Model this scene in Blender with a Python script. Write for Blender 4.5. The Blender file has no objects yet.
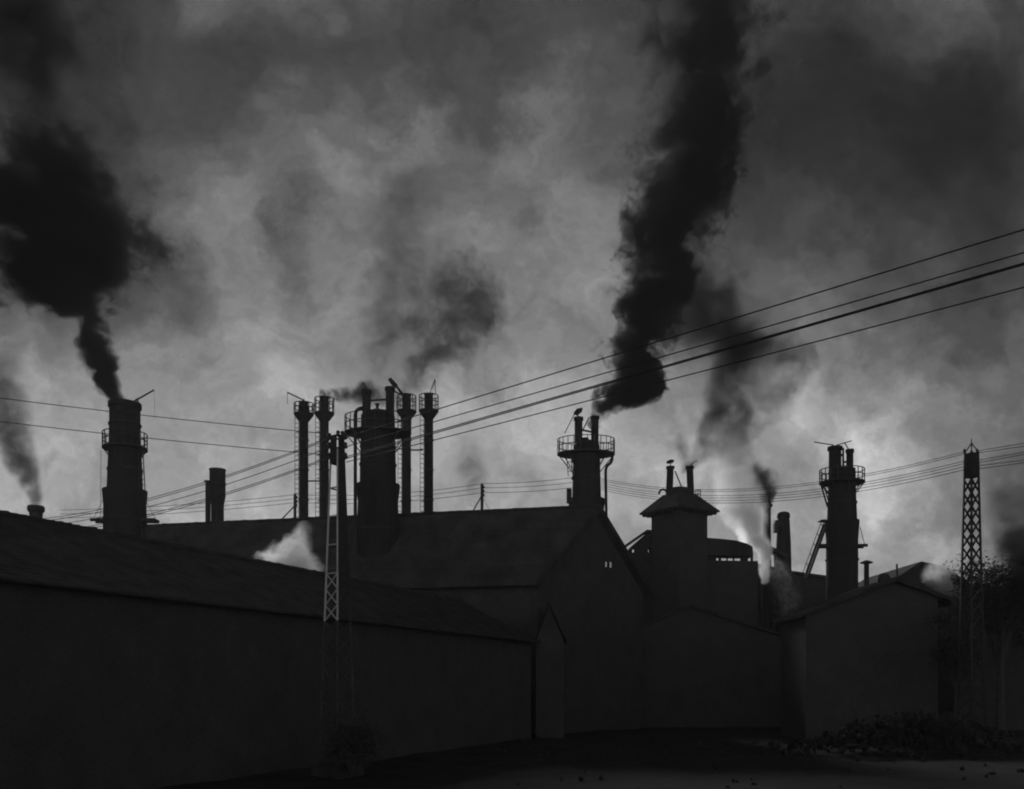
import bpy, math, random
from mathutils import Vector, Matrix, noise as mnoise
R = math.radians
random.seed(7)
scene = bpy.context.scene
COL = scene.collection

# ------------------------------------------------------------------ camera
FPX, HOR, CAMZ, W, H = 910.0, 686.0, 4.0, 1024, 789
cam_d = bpy.data.cameras.new("Camera")
cam = bpy.data.objects.new("Camera", cam_d)
COL.objects.link(cam)
cam.location = (0, 0, CAMZ)
cam.rotation_euler = (R(90), 0, 0)
cam_d.sensor_width = 36
cam_d.lens = 36 * FPX / W
cam_d.shift_y = (HOR - H / 2) / W
cam_d.clip_end = 5000
scene.camera = cam


def P(px, py, Y):
    """point at distance Y seen at this place of the picture"""
    return Vector(((px - 512) / FPX * Y, Y, CAMZ + (HOR - py) / FPX * Y))


def M(Y):
    return Y / FPX


# ------------------------------------------------------------------ materials
def newmat(name):
    m = bpy.data.materials.new(name)
    m.use_nodes = True
    nt = m.node_tree
    nt.nodes.clear()
    return m, nt, nt.nodes, nt.links


def surf(name, a, b, scale=1.5, rough=0.85, bump=0.25, bscale=12, metal=0.0, spec=0.12, brick=None, streak=False):
    m, nt, N, L = newmat(name)
    out = N.new('ShaderNodeOutputMaterial')
    bs = N.new('ShaderNodeBsdfPrincipled')
    L.new(bs.outputs[0], out.inputs[0])
    tc = N.new('ShaderNodeTexCoord')
    vec = tc.outputs['Object']
    n1 = N.new('ShaderNodeTexNoise')
    n1.inputs['Scale'].default_value = scale
    n1.inputs['Detail'].default_value = 7
    n1.inputs['Roughness'].default_value = 0.65
    if streak:
        mp = N.new('ShaderNodeMapping')
        mp.inputs['Scale'].default_value = (1, 1, 0.12)
        L.new(vec, mp.inputs[0])
        L.new(mp.outputs[0], n1.inputs['Vector'])
    else:
        L.new(vec, n1.inputs['Vector'])
    rp = N.new('ShaderNodeValToRGB')
    rp.color_ramp.elements[0].position = 0.32
    rp.color_ramp.elements[1].position = 0.7
    rp.color_ramp.elements[0].color = (a, a, a, 1)
    rp.color_ramp.elements[1].color = (b, b, b, 1)
    L.new(n1.outputs['Fac'], rp.inputs[0])
    colr = rp.outputs[0]
    n2 = N.new('ShaderNodeTexNoise')
    n2.inputs['Scale'].default_value = bscale
    n2.inputs['Detail'].default_value = 5
    L.new(vec, n2.inputs['Vector'])
    hgt = n2.outputs['Fac']
    if brick:
        sp = N.new('ShaderNodeSeparateXYZ')
        L.new(vec, sp.inputs[0])
        ad = N.new('ShaderNodeMath')
        L.new(sp.outputs[0], ad.inputs[0])
        L.new(sp.outputs[1], ad.inputs[1])
        cb = N.new('ShaderNodeCombineXYZ')
        L.new(ad.outputs[0], cb.inputs[0])
        L.new(sp.outputs[2], cb.inputs[1])
        bt = N.new('ShaderNodeTexBrick')
        bt.inputs['Scale'].default_value = brick
        bt.inputs['Color1'].default_value = (1, 1, 1, 1)
        bt.inputs['Color2'].default_value = (0.72, 0.72, 0.72, 1)
        bt.inputs['Mortar'].default_value = (0.6, 0.6, 0.6, 1)
        bt.inputs['Mortar Size'].default_value = 0.02
        L.new(cb.outputs[0], bt.inputs['Vector'])
        mx = N.new('ShaderNodeMix')
        mx.data_type = 'RGBA'
        mx.blend_type = 'MULTIPLY'
        mx.inputs[0].default_value = 1
        L.new(colr, mx.inputs[6])
        L.new(bt.outputs[0], mx.inputs[7])
        colr = mx.outputs[2]
        hgt = bt.outputs['Color']
    L.new(colr, bs.inputs['Base Color'])
    bp = N.new('ShaderNodeBump')
    bp.inputs['Strength'].default_value = bump
    bp.inputs['Distance'].default_value = 0.05
    L.new(hgt, bp.inputs['Height'])
    L.new(bp.outputs[0], bs.inputs['Normal'])
    bs.inputs['Roughness'].default_value = rough
    bs.inputs['Metallic'].default_value = metal
    bs.inputs['Specular IOR Level'].default_value = spec
    return m


MT = dict(
    ground=surf('cinder_ground', 0.018, 0.045, 0.35, 0.95, 0.8, 3),
    brick=surf('sooty_brick', 0.08, 0.12, 0.6, 0.9, 0.4, 8, brick=4.0),
    tile=surf('sooty_roof_tile', 0.04, 0.085, 0.9, 1.0, 0.5, 7, spec=0.0),
    sheet=surf('weathered_roof_sheet', 0.05, 0.11, 0.5, 0.95, 0.3, 5, spec=0.02, streak=True),
    board=surf('dark_timber', 0.04, 0.08, 1.2, 1.0, 0.3, 9, spec=0.0),
    iron=surf('sooty_iron', 0.04, 0.08, 0.9, 0.7, 0.3, 6, streak=True),
    shaft=surf('scaled_boiler_plate', 0.03, 0.065, 0.7, 0.75, 0.4, 3, streak=True),
    rail=surf('rail_iron', 0.05, 0.09, 2, 0.7, 0.1, 10),
    pale=surf('skylit_pale_steel', 0.62, 0.8, 2.5, 0.6, 0.1, 10),  # sky light on the near mast's left face, put into its colour
    dull=surf('dull_steel', 0.06, 0.12, 2.5, 0.7, 0.1, 10),
    wire=surf('weathered_cable', 0.04, 0.07, 3, 0.6, 0.05, 10),
    ceram=surf('dark_porcelain', 0.08, 0.12, 3, 0.6, 0.05, 10, spec=0.1),
    wood=surf('creosoted_pole', 0.06, 0.12, 3, 0.9, 0.3, 14, streak=True),
    conc=surf('stained_concrete', 0.04, 0.09, 1.2, 0.9, 0.3, 10),
    rubble=surf('slag_rubble', 0.015, 0.05, 1.4, 0.95, 0.6, 6),
    leaf=surf('sooty_leaf', 0.04, 0.07, 4, 0.7, 0.1, 10),
    bark=surf('bark', 0.06, 0.12, 3, 0.95, 0.5, 14),
)


def lit_glass():
    m, nt, N, L = newmat('lit_pane')
    out = N.new('ShaderNodeOutputMaterial')
    e = N.new('ShaderNodeEmission')
    n = N.new('ShaderNodeTexNoise')
    n.inputs['Scale'].default_value = 3
    mr = N.new('ShaderNodeMapRange')
    mr.inputs[3].default_value = 0.03
    mr.inputs[4].default_value = 0.12
    L.new(n.outputs[0], mr.inputs[0])
    L.new(mr.outputs[0], e.inputs['Strength'])
    L.new(e.outputs[0], out.inputs[0])
    return m


MT['lit'] = lit_glass()


# ------------------------------------------------------------------ mesh builder
class MB:
    def __init__(s):
        s.v, s.f = [], []

    def add(s, vs, fs):
        o = len(s.v)
        s.v += [tuple(v) for v in vs]
        s.f += [tuple(i + o for i in f) for f in fs]

    def tube(s, a, b, r0, r1=None, n=8, caps=True):
        a, b = Vector(a), Vector(b)
        r1 = r0 if r1 is None else r1
        d = (b - a).normalized()
        u = d.orthogonal().normalized()
        w = d.cross(u)
        vs = []
        for c, r in ((a, r0), (b, r1)):
            for i in range(n):
                t = 2 * math.pi * i / n
                vs.append(c + (u * math.cos(t) + w * math.sin(t)) * r)
        fs = [(i, (i + 1) % n, n + (i + 1) % n, n + i) for i in range(n)]
        if caps:
            fs += [tuple(range(n - 1, -1, -1)), tuple(range(n, 2 * n))]
        s.add(vs, fs)
        return s

    def path(s, pts, r, n=8):
        pts = [Vector(p) for p in pts]
        vs, u = [], None
        for i, p in enumerate(pts):
            d = (pts[min(i + 1, len(pts) - 1)] - pts[max(i - 1, 0)]).normalized()
            if u is None:
                u = d.orthogonal().normalized()
            u = (u - d * u.dot(d)).normalized()
            w = d.cross(u)
            for k in range(n):
                t = 2 * math.pi * k / n
                vs.append(p + (u * math.cos(t) + w * math.sin(t)) * r)
        fs = []
        for i in range(len(pts) - 1):
            for k in range(n):
                fs.append((i * n + k, i * n + (k + 1) % n, (i + 1) * n + (k + 1) % n, (i + 1) * n + k))
        fs += [tuple(range(n - 1, -1, -1)), tuple(range((len(pts) - 1) * n, len(pts) * n))]
        s.add(vs, fs)
        return s

    def bar(s, a, b, w, h=None):
        """square bar between two points"""
        a, b = Vector(a), Vector(b)
        h = w if h is None else h
        d = (b - a).normalized()
        up = Vector((0, 0, 1)) if abs(d.z) < 0.95 else Vector((0, 1, 0))
        u = d.cross(up).normalized() * (w / 2)
        v = u.cross(d).normalized() * (h / 2)
        vs = [c + su * u + sv * v for c in (a, b) for su, sv in ((-1, -1), (1, -1), (1, 1), (-1, 1))]
        s.add(vs, [(3, 2, 1, 0), (4, 5, 6, 7), (0, 1, 5, 4), (1, 2, 6, 5), (2, 3, 7, 6), (3, 0, 4, 7)])
        return s

    def prism(s, poly, ext):
        """planar polygon swept along a vector"""
        poly = [Vector(p) for p in poly]
        ext = Vector(ext)
        n = len(poly)
        s.add(poly + [p + ext for p in poly],
              [tuple(range(n - 1, -1, -1)), tuple(range(n, 2 * n))] +
              [(i, (i + 1) % n, n + (i + 1) % n, n + i) for i in range(n)])
        return s

    def hexa(s, a, b):
        """two quads joined into a solid"""
        s.add(list(a) + list(b), [(3, 2, 1, 0), (4, 5, 6, 7), (0, 1, 5, 4), (1, 2, 6, 5), (2, 3, 7, 6), (3, 0, 4, 7)])
        return s

    def box(s, c, sx, sy, sz, rz=0.0):
        c = Vector(c)
        ca, sa = math.cos(rz), math.sin(rz)
        vs = []
        for z in (-sz / 2, sz / 2):
            for x, y in ((-sx / 2, -sy / 2), (sx / 2, -sy / 2), (sx / 2, sy / 2), (-sx / 2, sy / 2)):
                vs.append(c + Vector((x * ca - y * sa, x * sa + y * ca, z)))
        s.add(vs, [(3, 2, 1, 0), (4, 5, 6, 7), (0, 1, 5, 4), (1, 2, 6, 5), (2, 3, 7, 6), (3, 0, 4, 7)])
        return s

    def lathe(s, cx, cy, prof, n=28, lean=(0, 0)):
        """closed profile of (radius, z) from the bottom upwards, turned round a vertical axis"""
        z0 = prof[0][1]
        vs = []
        for r, z in prof:
            for k in range(n):
                t = 2 * math.pi * k / n
                vs.append((cx + lean[0] * (z - z0) + r * math.cos(t), cy + lean[1] * (z - z0) + r * math.sin(t), z))
        fs = []
        m = len(prof)
        for i in range(m - 1):
            for k in range(n):
                fs.append((i * n + k, i * n + (k + 1) % n, (i + 1) * n + (k + 1) % n, (i + 1) * n + k))
        fs += [tuple(range(n - 1, -1, -1)), tuple(range((m - 1) * n, m * n))]
        s.add(vs, fs)
        return s

    def build(s, name, mat, parent=None, smooth=False):
        me = bpy.data.meshes.new(name)
        me.from_pydata(s.v, [], s.f)
        me.update()
        o = bpy.data.objects.new(name, me)
        COL.objects.link(o)
        me.materials.append(MT[mat] if isinstance(mat, str) else mat)
        if parent is not None:
            o.parent = parent
            o.matrix_parent_inverse = Matrix.Translation(parent.location).inverted()
        if smooth:
            for p in me.polygons:
                p.use_smooth = True
            try:
                me.set_sharp_from_angle(angle=R(35))
            except Exception:
                pass
        return o


def tag(o, label=None, cat=None, group=None, kind=None):
    for k, v in (('label', label), ('category', cat), ('group', group), ('kind', kind)):
        if v:
            o[k] = v
    return o


def thing(name, loc, label, cat, group=None):
    o = bpy.data.objects.new(name, None)
    o.empty_display_size = 0.2
    COL.objects.link(o)
    o.location = loc
    return tag(o, label, cat, group)


# ------------------------------------------------------------------ sky, sun
SUN_AZ, SUN_EL = -14.0, 22.0       # degrees to the right of +Y, above the horizon
w = bpy.data.worlds.new("World")
scene.world = w
w.use_nodes = True
nt = w.node_tree
N, L = nt.nodes, nt.links
N.clear()
wo = N.new('ShaderNodeOutputWorld')
bg = N.new('ShaderNodeBackground')
bg.inputs['Strength'].default_value = 0.10
w.cycles.sampling_method = 'MANUAL'
w.cycles.sample_map_resolution = 256
L.new(bg.outputs[0], wo.inputs[0])
sky = N.new('ShaderNodeTexSky')
sky.sky_type = 'NISHITA'
sky.sun_disc = False
sky.sun_elevation = R(SUN_EL)
sky.sun_rotation = R(SUN_AZ)
sky.dust_density = 4.0
bw = N.new('ShaderNodeRGBToBW')
L.new(sky.outputs[0], bw.inputs[0])


def math_node(op, a, b=None, c=None, NN=None, LL=None, clamp=False):
    n = NN.new('ShaderNodeMath')
    n.operation = op
    n.use_clamp = clamp
    for i, x in enumerate((a, b, c)):
        if x is None:
            continue
        if isinstance(x, (int, float)):
            n.inputs[i].default_value = x
        else:
            LL.new(x, n.inputs[i])
    return n.outputs[0]


def MN(op, a, b=None, c=None, clamp=False):
    return math_node(op, a, b, c, N, L, clamp)


tc = N.new('ShaderNodeTexCoord')
dirv = tc.outputs['Generated']
sep = N.new('ShaderNodeSeparateXYZ')
L.new(dirv, sep.inputs[0])
# a smoke pall overhead: its brightness is a field over the direction of view
yy = MN('MAXIMUM', MN('ABSOLUTE', sep.outputs[1]), 0.12)
u = MN('DIVIDE', sep.outputs[0], yy)
v = MN('DIVIDE', sep.outputs[2], yy)
cmb = N.new('ShaderNodeCombineXYZ')
L.new(u, cmb.inputs[0])
L.new(v, cmb.inputs[1])
wn = N.new('ShaderNodeTexNoise')
wn.inputs['Scale'].default_value = 5.0
wn.inputs['Detail'].default_value = 6
wn.inputs['Roughness'].default_value = 0.62
L.new(cmb.outputs[0], wn.inputs['Vector'])
ws = N.new('ShaderNodeVectorMath')
ws.operation = 'SUBTRACT'
L.new(wn.outputs['Color'], ws.inputs[0])
ws.inputs[1].default_value = (0.5, 0.5, 0.5)
wsc = N.new('ShaderNodeVectorMath')
wsc.operation = 'SCALE'
L.new(ws.outputs[0], wsc.inputs[0])
wsc.inputs[3].default_value = 0.34
wad = N.new('ShaderNodeVectorMath')
L.new(cmb.outputs[0], wad.inputs[0])
L.new(wsc.outputs[0], wad.inputs[1])
ws2 = N.new('ShaderNodeSeparateXYZ')
L.new(wad.outputs[0], ws2.inputs[0])

# banks of smoke (px, py, radius x, radius y, optical depth), warped by the noise above
BANKS = [
    (40, 40, 90, 80, 1.5), (65, 215, 95, 95, 1.1), (300, 40, 190, 60, 0.85), (230, 90, 90, 60, 0.3), (490, 30, 60, 60, 0.25),
    (150, 295, 70, 40, 0.5), (310, 225, 24, 50, 0.5), (150, 130, 60, 60, 0.15),
    (700, 60, 140, 130, 0.75), (860, 110, 130, 110, 0.95), (960, 200, 130, 110, 0.85), (1000, 320, 70, 80, 0.7), (1010, 60, 80, 110, 0.55),
    (860, 30, 60, 30, -0.1), (800, 440, 130, 70, -0.2), (600, 440, 90, 60, -0.12),
    (400, 225, 40, 45, 0.42), (445, 150, 60, 50, 0.25), (390, 320, 22, 50, 0.4), (480, 335, 40, 60, 0.2),
    (700, 320, 60, 60, 0.40), (745, 250, 50, 50, 0.2), (525, 230, 18, 25, 0.4),
    (1000, 500, 50, 60, 0.35), (200, 370, 130, 50, 0.10),
    (560, 430, 110, 80, -0.12), (885, 450, 110, 90, -0.28), (590, 230, 60, 70, -0.15), (200, 450, 120, 50, -0.15), (560, 120, 60, 60, -0.1),
    (800, 400, 50, 40, -0.2),
]
tau = None
for (px, py, rx, ry, t) in BANKS:
    a = MN('DIVIDE', MN('SUBTRACT', ws2.outputs[0], (px - 512) / FPX), rx / FPX)
    b = MN('DIVIDE', MN('SUBTRACT', ws2.outputs[1], (HOR - py) / FPX), ry / FPX)
    q = MN('ADD', MN('MULTIPLY', a, a), MN('MULTIPLY', b, b))
    e = MN('MULTIPLY', MN('EXPONENT', MN('MULTIPLY', q, -0.8)), t * 1.25)
    tau = e if tau is None else MN('ADD', tau, e)
fn = N.new('ShaderNodeTexNoise')
fn.inputs['Scale'].default_value = 7.0
fn.inputs['Detail'].default_value = 8
fn.inputs['Roughness'].default_value = 0.6
L.new(wad.outputs[0], fn.inputs['Vector'])
fz = MN('MULTIPLY', MN('SUBTRACT', fn.outputs['Fac'], 0.5), 2.6)
BACK = -0.42  # unseen rear sky brightened, added fill for the camera-facing walls
fwd = MN('GREATER_THAN', sep.outputs[1], 0.0)
tau = MN('ADD', MN('MULTIPLY', tau, fwd), MN('ADD', fz, MN('MULTIPLY', MN('SUBTRACT', 1.0, fwd), BACK)))
# the pall thickens a little with height
tau = MN('ADD', tau, MN('MULTIPLY', v, 1.4))
trans = MN('EXPONENT', MN('MULTIPLY', tau, -1.0))
mixb = MN('POWER', bw.outputs[0], 0.18)
lum = MN('MULTIPLY', mixb, trans)
cc = N.new('ShaderNodeCombineColor')
for i in range(3):
    L.new(lum, cc.inputs[i])
L.new(cc.outputs[0], bg.inputs['Color'])

sd = bpy.data.lights.new("Sun", 'SUN')
sd.energy = 0.9
sd.angle = R(12)
sd.color = (1, 1, 1)
sun = bpy.data.objects.new("Sun", sd)
COL.objects.link(sun)
az, el = R(SUN_AZ), R(SUN_EL)
sdir = Vector((math.sin(az) * math.cos(el), math.cos(az) * math.cos(el), math.sin(el)))
sun.rotation_euler = sdir.to_track_quat('Z', 'Y').to_euler()

# ------------------------------------------------------------------ ground
g = MB()
xs = [-900, -400, -200, -120] + [-80 + 2 * i for i in range(81)] + [120, 200, 400, 900]
ys = [-300, -120, -50] + [-20 + 2 * i for i in range(76)] + [170, 260, 500, 1200]
for y in ys:
    for x in xs:
        z = -0.15 + 0.22 * mnoise.fractal(Vector((x * 0.12, y * 0.12, 3)), 1.0, 2.0, 4)
        g.v.append((x, y, min(z, 0.12)))
nx = len(xs)
for j in range(len(ys) - 1):
    for i in range(nx - 1):
        g.f.append((j * nx + i, j * nx + i + 1, (j + 1) * nx + i + 1, (j + 1) * nx + i))
tag(g.build('ground', 'ground', smooth=True), 'dark cinder yard in front of the works', 'ground', kind='structure')

UP = Vector((0, 0, 1))

# ------------------------------------------------------------------ sheds
def flat(vx, vy):
    return Vector((vx, vy, 0))


def gable_roof(A, B, half, rise, ov, courses, lip, thick=0.12):
    """both slopes of a roof whose ridge runs from A to B (at ridge height), in stepped courses; returns a builder"""
    d = (B - A)
    d.z = 0
    d.normalize()
    nrm = Vector((-d.y, d.x, 0))
    mb = MB()
    for sgn in (-1, 1):
        down = (nrm * sgn * half - UP * rise) / half     # per metre of plan
        tot = half + ov
        for i in range(courses):
            s0, s1 = tot * i / courses, tot * (i + 1) / courses + 0.03
            p0, p1 = down * s0, down * s1 + UP * lip
            q0, q1 = p0 - UP * thick, p1 - UP * (thick + lip * 0.6)
            a = [A + p0, A + p1, A + q1, A + q0]
            b = [B + p0, B + p1, B + q1, B + q0]
            mb.hexa(a, b)
    return mb


# --- the near shed that recedes from the left edge
d1 = Vector((0.402, 0.916, 0)).normalized()
n1 = Vector((-0.916, 0.402, 0)).normalized()
half1, rise1 = 6.6, 3.3
E0 = Vector((-16.87, 30, 0))
eave_z = CAMZ + 3.76
rz1 = eave_z + rise1
A1 = E0 + n1 * half1 - d1 * 22
B1 = E0 + n1 * half1 + d1 * 46.5
A1.z = B1.z = rz1
t = thing('tiled_shed', (A1.x, A1.y, 0), 'long low brick shed with sooty tiled roof receding from the left edge', 'shed')
gable_roof(A1, B1, half1, rise1, 0.35, 22, 0.035).build('roof', 'tile', t)
wl = MB()
for sgn in (-1, 1):
    o = n1 * sgn * (half1 - 0.2)
    wl.hexa([Vector((p.x, p.y, z)) for p, z in ((A1 + o + d1 * 0.3, -0.5), (A1 + o + d1 * 0.3, eave_z - 0.15), (A1 + o + d1 * 0.3 - n1 * sgn * 0.4, eave_z - 0.15), (A1 + o + d1 * 0.3 - n1 * sgn * 0.4, -0.5))],
            [Vector((p.x, p.y, z)) for p, z in ((B1 + o - d1 * 0.3, -0.5), (B1 + o - d1 * 0.3, eave_z - 0.15), (B1 + o - d1 * 0.3 - n1 * sgn * 0.4, eave_z - 0.15), (B1 + o - d1 * 0.3 - n1 * sgn * 0.4, -0.5))])
for C, s in ((A1 + d1 * 0.35, 1), (B1 - d1 * 0.75, 1)):
    h = half1 - 0.62
    wl.prism([Vector(((C - n1 * h).x, (C - n1 * h).y, -0.5)), Vector(((C + n1 * h).x, (C + n1 * h).y, -0.5)),
              Vector(((C + n1 * h).x, (C + n1 * h).y, eave_z - 0.1)), Vector((C.x, C.y, rz1 - 0.35)),
              Vector(((C - n1 * h).x, (C - n1 * h).y, eave_z - 0.1))], d1 * 0.4)
wl.build('wall', 'brick', t)
rc = MB()
k = 0.0
Ln = (B1 - A1).length
while k < Ln - 0.3:
    p = A1 + d1 * k + UP * (-0.02 + random.uniform(-0.02, 0.02))
    rc.tube(p, p + d1 * 0.46 + UP * random.uniform(-0.015, 0.03), 0.15, 0.19, 8)
    k += 0.44
rc.build('ridge_tile', 'tile', t)
gt = MB()
off = -n1 * (half1 + 0.42)
z = eave_z - 0.26
gt.path([A1 + off + UP * (z - rz1), B1 + off + UP * (z - rz1)], 0.09)
gt.build('gutter', 'board', t)
# --- the tall gabled shed
NE = P(535, 578, 78)          # near corner of the oblique gable, at eave height
FE = P(645, 592, 89.6)
FE.z = NE.z
AP = (NE + FE) / 2
AP.z = CAMZ + (HOR - 507) / FPX * AP.y
d2 = Vector((-0.976, 0.22, 0)).normalized()
nn2 = Vector((-0.22, -0.976, 0)).normalized()      # towards the camera
L2 = 47.5
t = thing('gabled_shed', (AP.x, AP.y, 0), 'tall shed with a stepped roof and a bare gable facing the yard', 'shed')
rf = MB()
ridge_r, ridge_l = AP.copy(), AP + d2 * L2
for cor in (NE, FE):
    down = cor - AP
    ovs = 1.06
    bands = 4
    for i in range(bands):
        f0, f1 = ovs * i / bands, ovs * (i + 1) / bands + 0.012
        lip = 0.3
        th = 0.14
        base0, base1 = AP + down * f0, AP + down * f1 + UP * lip
        ex = -d2 * 0.55
        # the far end is cut square to the ridge
        sh = lambda f: d2 * (L2 - (down * f).dot(d2))
        a = [base0 + ex, base1 + ex, base1 + ex - UP * (th + lip), base0 + ex - UP * th]
        b = [base0 + sh(f0), base1 + sh(f1), base1 + sh(f1) - UP * (th + lip), base0 + sh(f0) - UP * th]
        rf.hexa(a, b)
rf.build('roof', 'sheet', t)
rdg = MB()
k = 0.0
while k < L2 - 1:
    p = AP + d2 * (k - 0.5) + UP * 0.06
    rdg.tube(p, p + d2 * 0.95 + UP * random.uniform(-0.03, 0.03), 0.15, 0.18, 8)
    k += 0.9
rdg.build('ridge_tile', 'tile', t)
gw = MB()
ins = 0.35
gd = (FE - NE).normalized()
gn = Vector((gd.y, -gd.x, 0))
n0, f0 = NE + gd * ins - UP * 0.2, FE - gd * ins - UP * 0.2
gw.prism([Vector((n0.x, n0.y, -0.5)), Vector((f0.x, f0.y, -0.5)), f0, AP - UP * 0.45, n0], d2 * 0.4)
for cor, s in ((n0, 1), (f0, -1)):
    e = cor + d2 * (L2 - 1 - (cor - AP).dot(d2))
    gw.hexa([Vector((cor.x, cor.y, -0.5)) + d2 * 0.42, Vector((cor.x, cor.y, cor.z - 0.1)) + d2 * 0.42, Vector((cor.x, cor.y, cor.z - 0.1)) + d2 * 0.42 - nn2 * 0.4 * s, Vector((cor.x, cor.y, -0.5)) + d2 * 0.42 - nn2 * 0.4 * s],
            [Vector((e.x, e.y, -0.5)), Vector((e.x, e.y, cor.z - 0.1)), Vector((e.x, e.y, cor.z - 0.1)) - nn2 * 0.4 * s, Vector((e.x, e.y, -0.5)) - nn2 * 0.4 * s])
lw = AP + d2 * (L2 - 0.8)
hw = abs((NE - AP).dot(nn2)) - 0.4
gw.prism([Vector((lw.x, lw.y, -0.5)) + nn2 * hw, Vector((lw.x, lw.y, -0.5)) - nn2 * hw, Vector((lw.x, lw.y, NE.z - 0.3)) - nn2 * hw, Vector((lw.x, lw.y, AP.z - 0.4)), Vector((lw.x, lw.y, NE.z - 0.3)) + nn2 * hw], -d2 * 0.4)
gw.build('wall', 'brick', t)
for cor in (NE, FE):
    b = MB()
    dn = cor - AP
    o = -d2 * 0.62
    a0, a1 = AP + o + UP * 0.10, AP + dn * 1.07 + o + UP * 0.16
    b.hexa([a0, a0 - UP * 0.55, a0 - UP * 0.55 - d2 * 0.07, a0 - d2 * 0.07], [a1, a1 - UP * 0.55, a1 - UP * 0.55 - d2 * 0.07, a1 - d2 * 0.07])
    b.build('bargeboard', 'board', t)


def on_gable(px, py):
    """where the sight line through this place meets the outer gable face"""
    r = Vector(((px - 512) / FPX, 1, (HOR - py) / FPX))
    c = Vector((0, 0, CAMZ))
    k = (n0 - c).dot(gn) / r.dot(gn)
    return c + r * k


for (px, py, s) in ((605.5, 564.5, 0.24), (610, 565, 0.26)):
    c = on_gable(px, py) + gn * 0.03
    f = MB()
    for dx, dz, sx, sz in ((0, s + .04, 2 * s + .16, .08), (0, -s - .04, 2 * s + .16, .08), (-s * .6 - .04, 0, .08, 2 * s), (s * .6 + .04, 0, .08, 2 * s)):
        sx = sx * 0.6 if abs(dz) > 0 else sx
        f.box(c + gd * dx + UP * dz, sx, 0.1, sz, math.atan2(gd.y, gd.x))
    fo = f.build('window', 'board', t)
    pn = MB()
    pn.box(c, 1.2 * s, 0.03, 2 * s, math.atan2(gd.y, gd.x))
    pn.build('pane', 'lit', fo)

# --- small steep-roofed porch between the two sheds
t = thing('small_gabled_porch', P(549, 686, 72), 'narrow steep-gabled brick annex standing before the tall shed wall', 'annex')
C = P(549, 603, 73.2)
LE, RE = P(535, 638, 73.2), P(565, 638, 73.2)
bk = Vector((0.3, 6.5, 0))
r_ = MB()
for e in (LE, RE):
    dn = e - C
    r_.hexa([C - Vector((0, .3, 0)) + UP * .1, C + dn * 1.1 - Vector((0, .3, 0)) + UP * .1, C + dn * 1.1 - Vector((0, .3, 0)) - UP * .06, C - Vector((0, .3, 0)) - UP * .06],
            [C + bk + UP * .1, C + dn * 1.1 + bk + UP * .1, C + dn * 1.1 + bk - UP * .06, C + bk - UP * .06])
r_.build('roof', 'tile', t)
w_ = MB()
w_.prism([Vector((LE.x + .1, LE.y, -.5)), Vector((RE.x - .1, RE.y, -.5)), RE - Vector((.1, 0, .2)), C - UP * .2, LE + Vector((.1, 0, -.2))], bk)
w_.build('wall', 'brick', t)

# ------------------------------------------------------------------ furnaces
def lathe_px(pxc, Y, prof, n=28, to_ground=True):
    """profile of (half width px, py) from the bottom upwards"""
    cx = (pxc - 512) / FPX * Y
    pr = [(hw * M(Y), CAMZ + (HOR - py) / FPX * Y) for hw, py in prof]
    if to_ground:
        pr = [(pr[0][0], -0.3)] + pr
    return MB().lathe(cx, Y, pr, n)


def platform(parent, cx, cy, r_in, r_out, z0, z1, posts=18, brace=True):
    oy = min(1.0, (r_in + .55) / r_out)
    """round gallery: floor ring with brackets (platform) and its posts and hoops (railing)"""
    f = MB()
    n = 28
    vs = []
    for z in (z0 - 0.14, z0):
        for r in (r_in, r_out):
            for k in range(n):
                a = 2 * math.pi * k / n
                vs.append((cx + r * math.cos(a), cy + r * math.sin(a) * (oy if r == r_out else 1), z))
    fs = []
    for k in range(n):
        k2 = (k + 1) % n
        fs += [(k, k2, n + k2, n + k), (2 * n + k, 3 * n + k, 3 * n + k2, 2 * n + k2), (n + k, n + k2, 3 * n + k2, 3 * n + k), (k, 2 * n + k, 2 * n + k2, k2)]
    f.add(vs, fs)
    if brace:
        for k in range(8):
            a = 2 * math.pi * (k + 0.03) / 8
            c, s = math.cos(a), math.sin(a)
            f.bar((cx + r_out * .96 * c, cy + r_out * .96 * s * oy, z0 - .12), (cx + r_in * c, cy + r_in * s, z0 - .12 - (r_out - r_in) * 1.15), 0.09)
    f.build('platform', 'rail', parent)
    r = MB()
    for k in range(posts):
        a = 2 * math.pi * (k + .5) / posts
        x, y = cx + (r_out - .05) * math.cos(a), cy + (r_out - .05) * math.sin(a) * oy
        r.bar((x, y, z0), (x, y, z1), 0.07)
    for zz in (z1, (z0 + z1) / 2):
        r.path([(cx + (r_out - .05) * math.cos(2 * math.pi * k / 36), cy + (r_out - .05) * math.sin(2 * math.pi * k / 36) * oy, zz) for k in range(37)], 0.045, 6)
    r.build('railing', 'rail', parent)


def ladder(parent, x, y, z0, z1, wdt=0.45, ang=0.0, r=0.035, step=0.45, lean=(0, 0), name='ladder'):
    l = MB()
    c, s = math.cos(ang) * wdt / 2, math.sin(ang) * wdt / 2
    lx, ly = lean
    l.bar((x - c, y - s, z0), (x - c + lx, y - s + ly, z1), 2 * r)
    l.bar((x + c, y + s, z0), (x + c + lx, y + s + ly, z1), 2 * r)
    n = int((z1 - z0) / step)
    for i in range(1, n):
        f = i / n
        z = z0 + (z1 - z0) * f
        l.tube((x - c + lx * f, y - s + ly * f, z), (x + c + lx * f, y + s + ly * f, z), 0.03, n=5)
    l.build(name, 'rail', parent)


def hoops(parent, cx, cy, specs):
    for r, z in specs:
        h = MB()
        h.lathe(cx, cy, [(r, z - .07), (r + .07, z - .07), (r + .07, z + .07), (r, z + .07)], 28)
        h.build('hoop', 'iron', parent)


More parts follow.
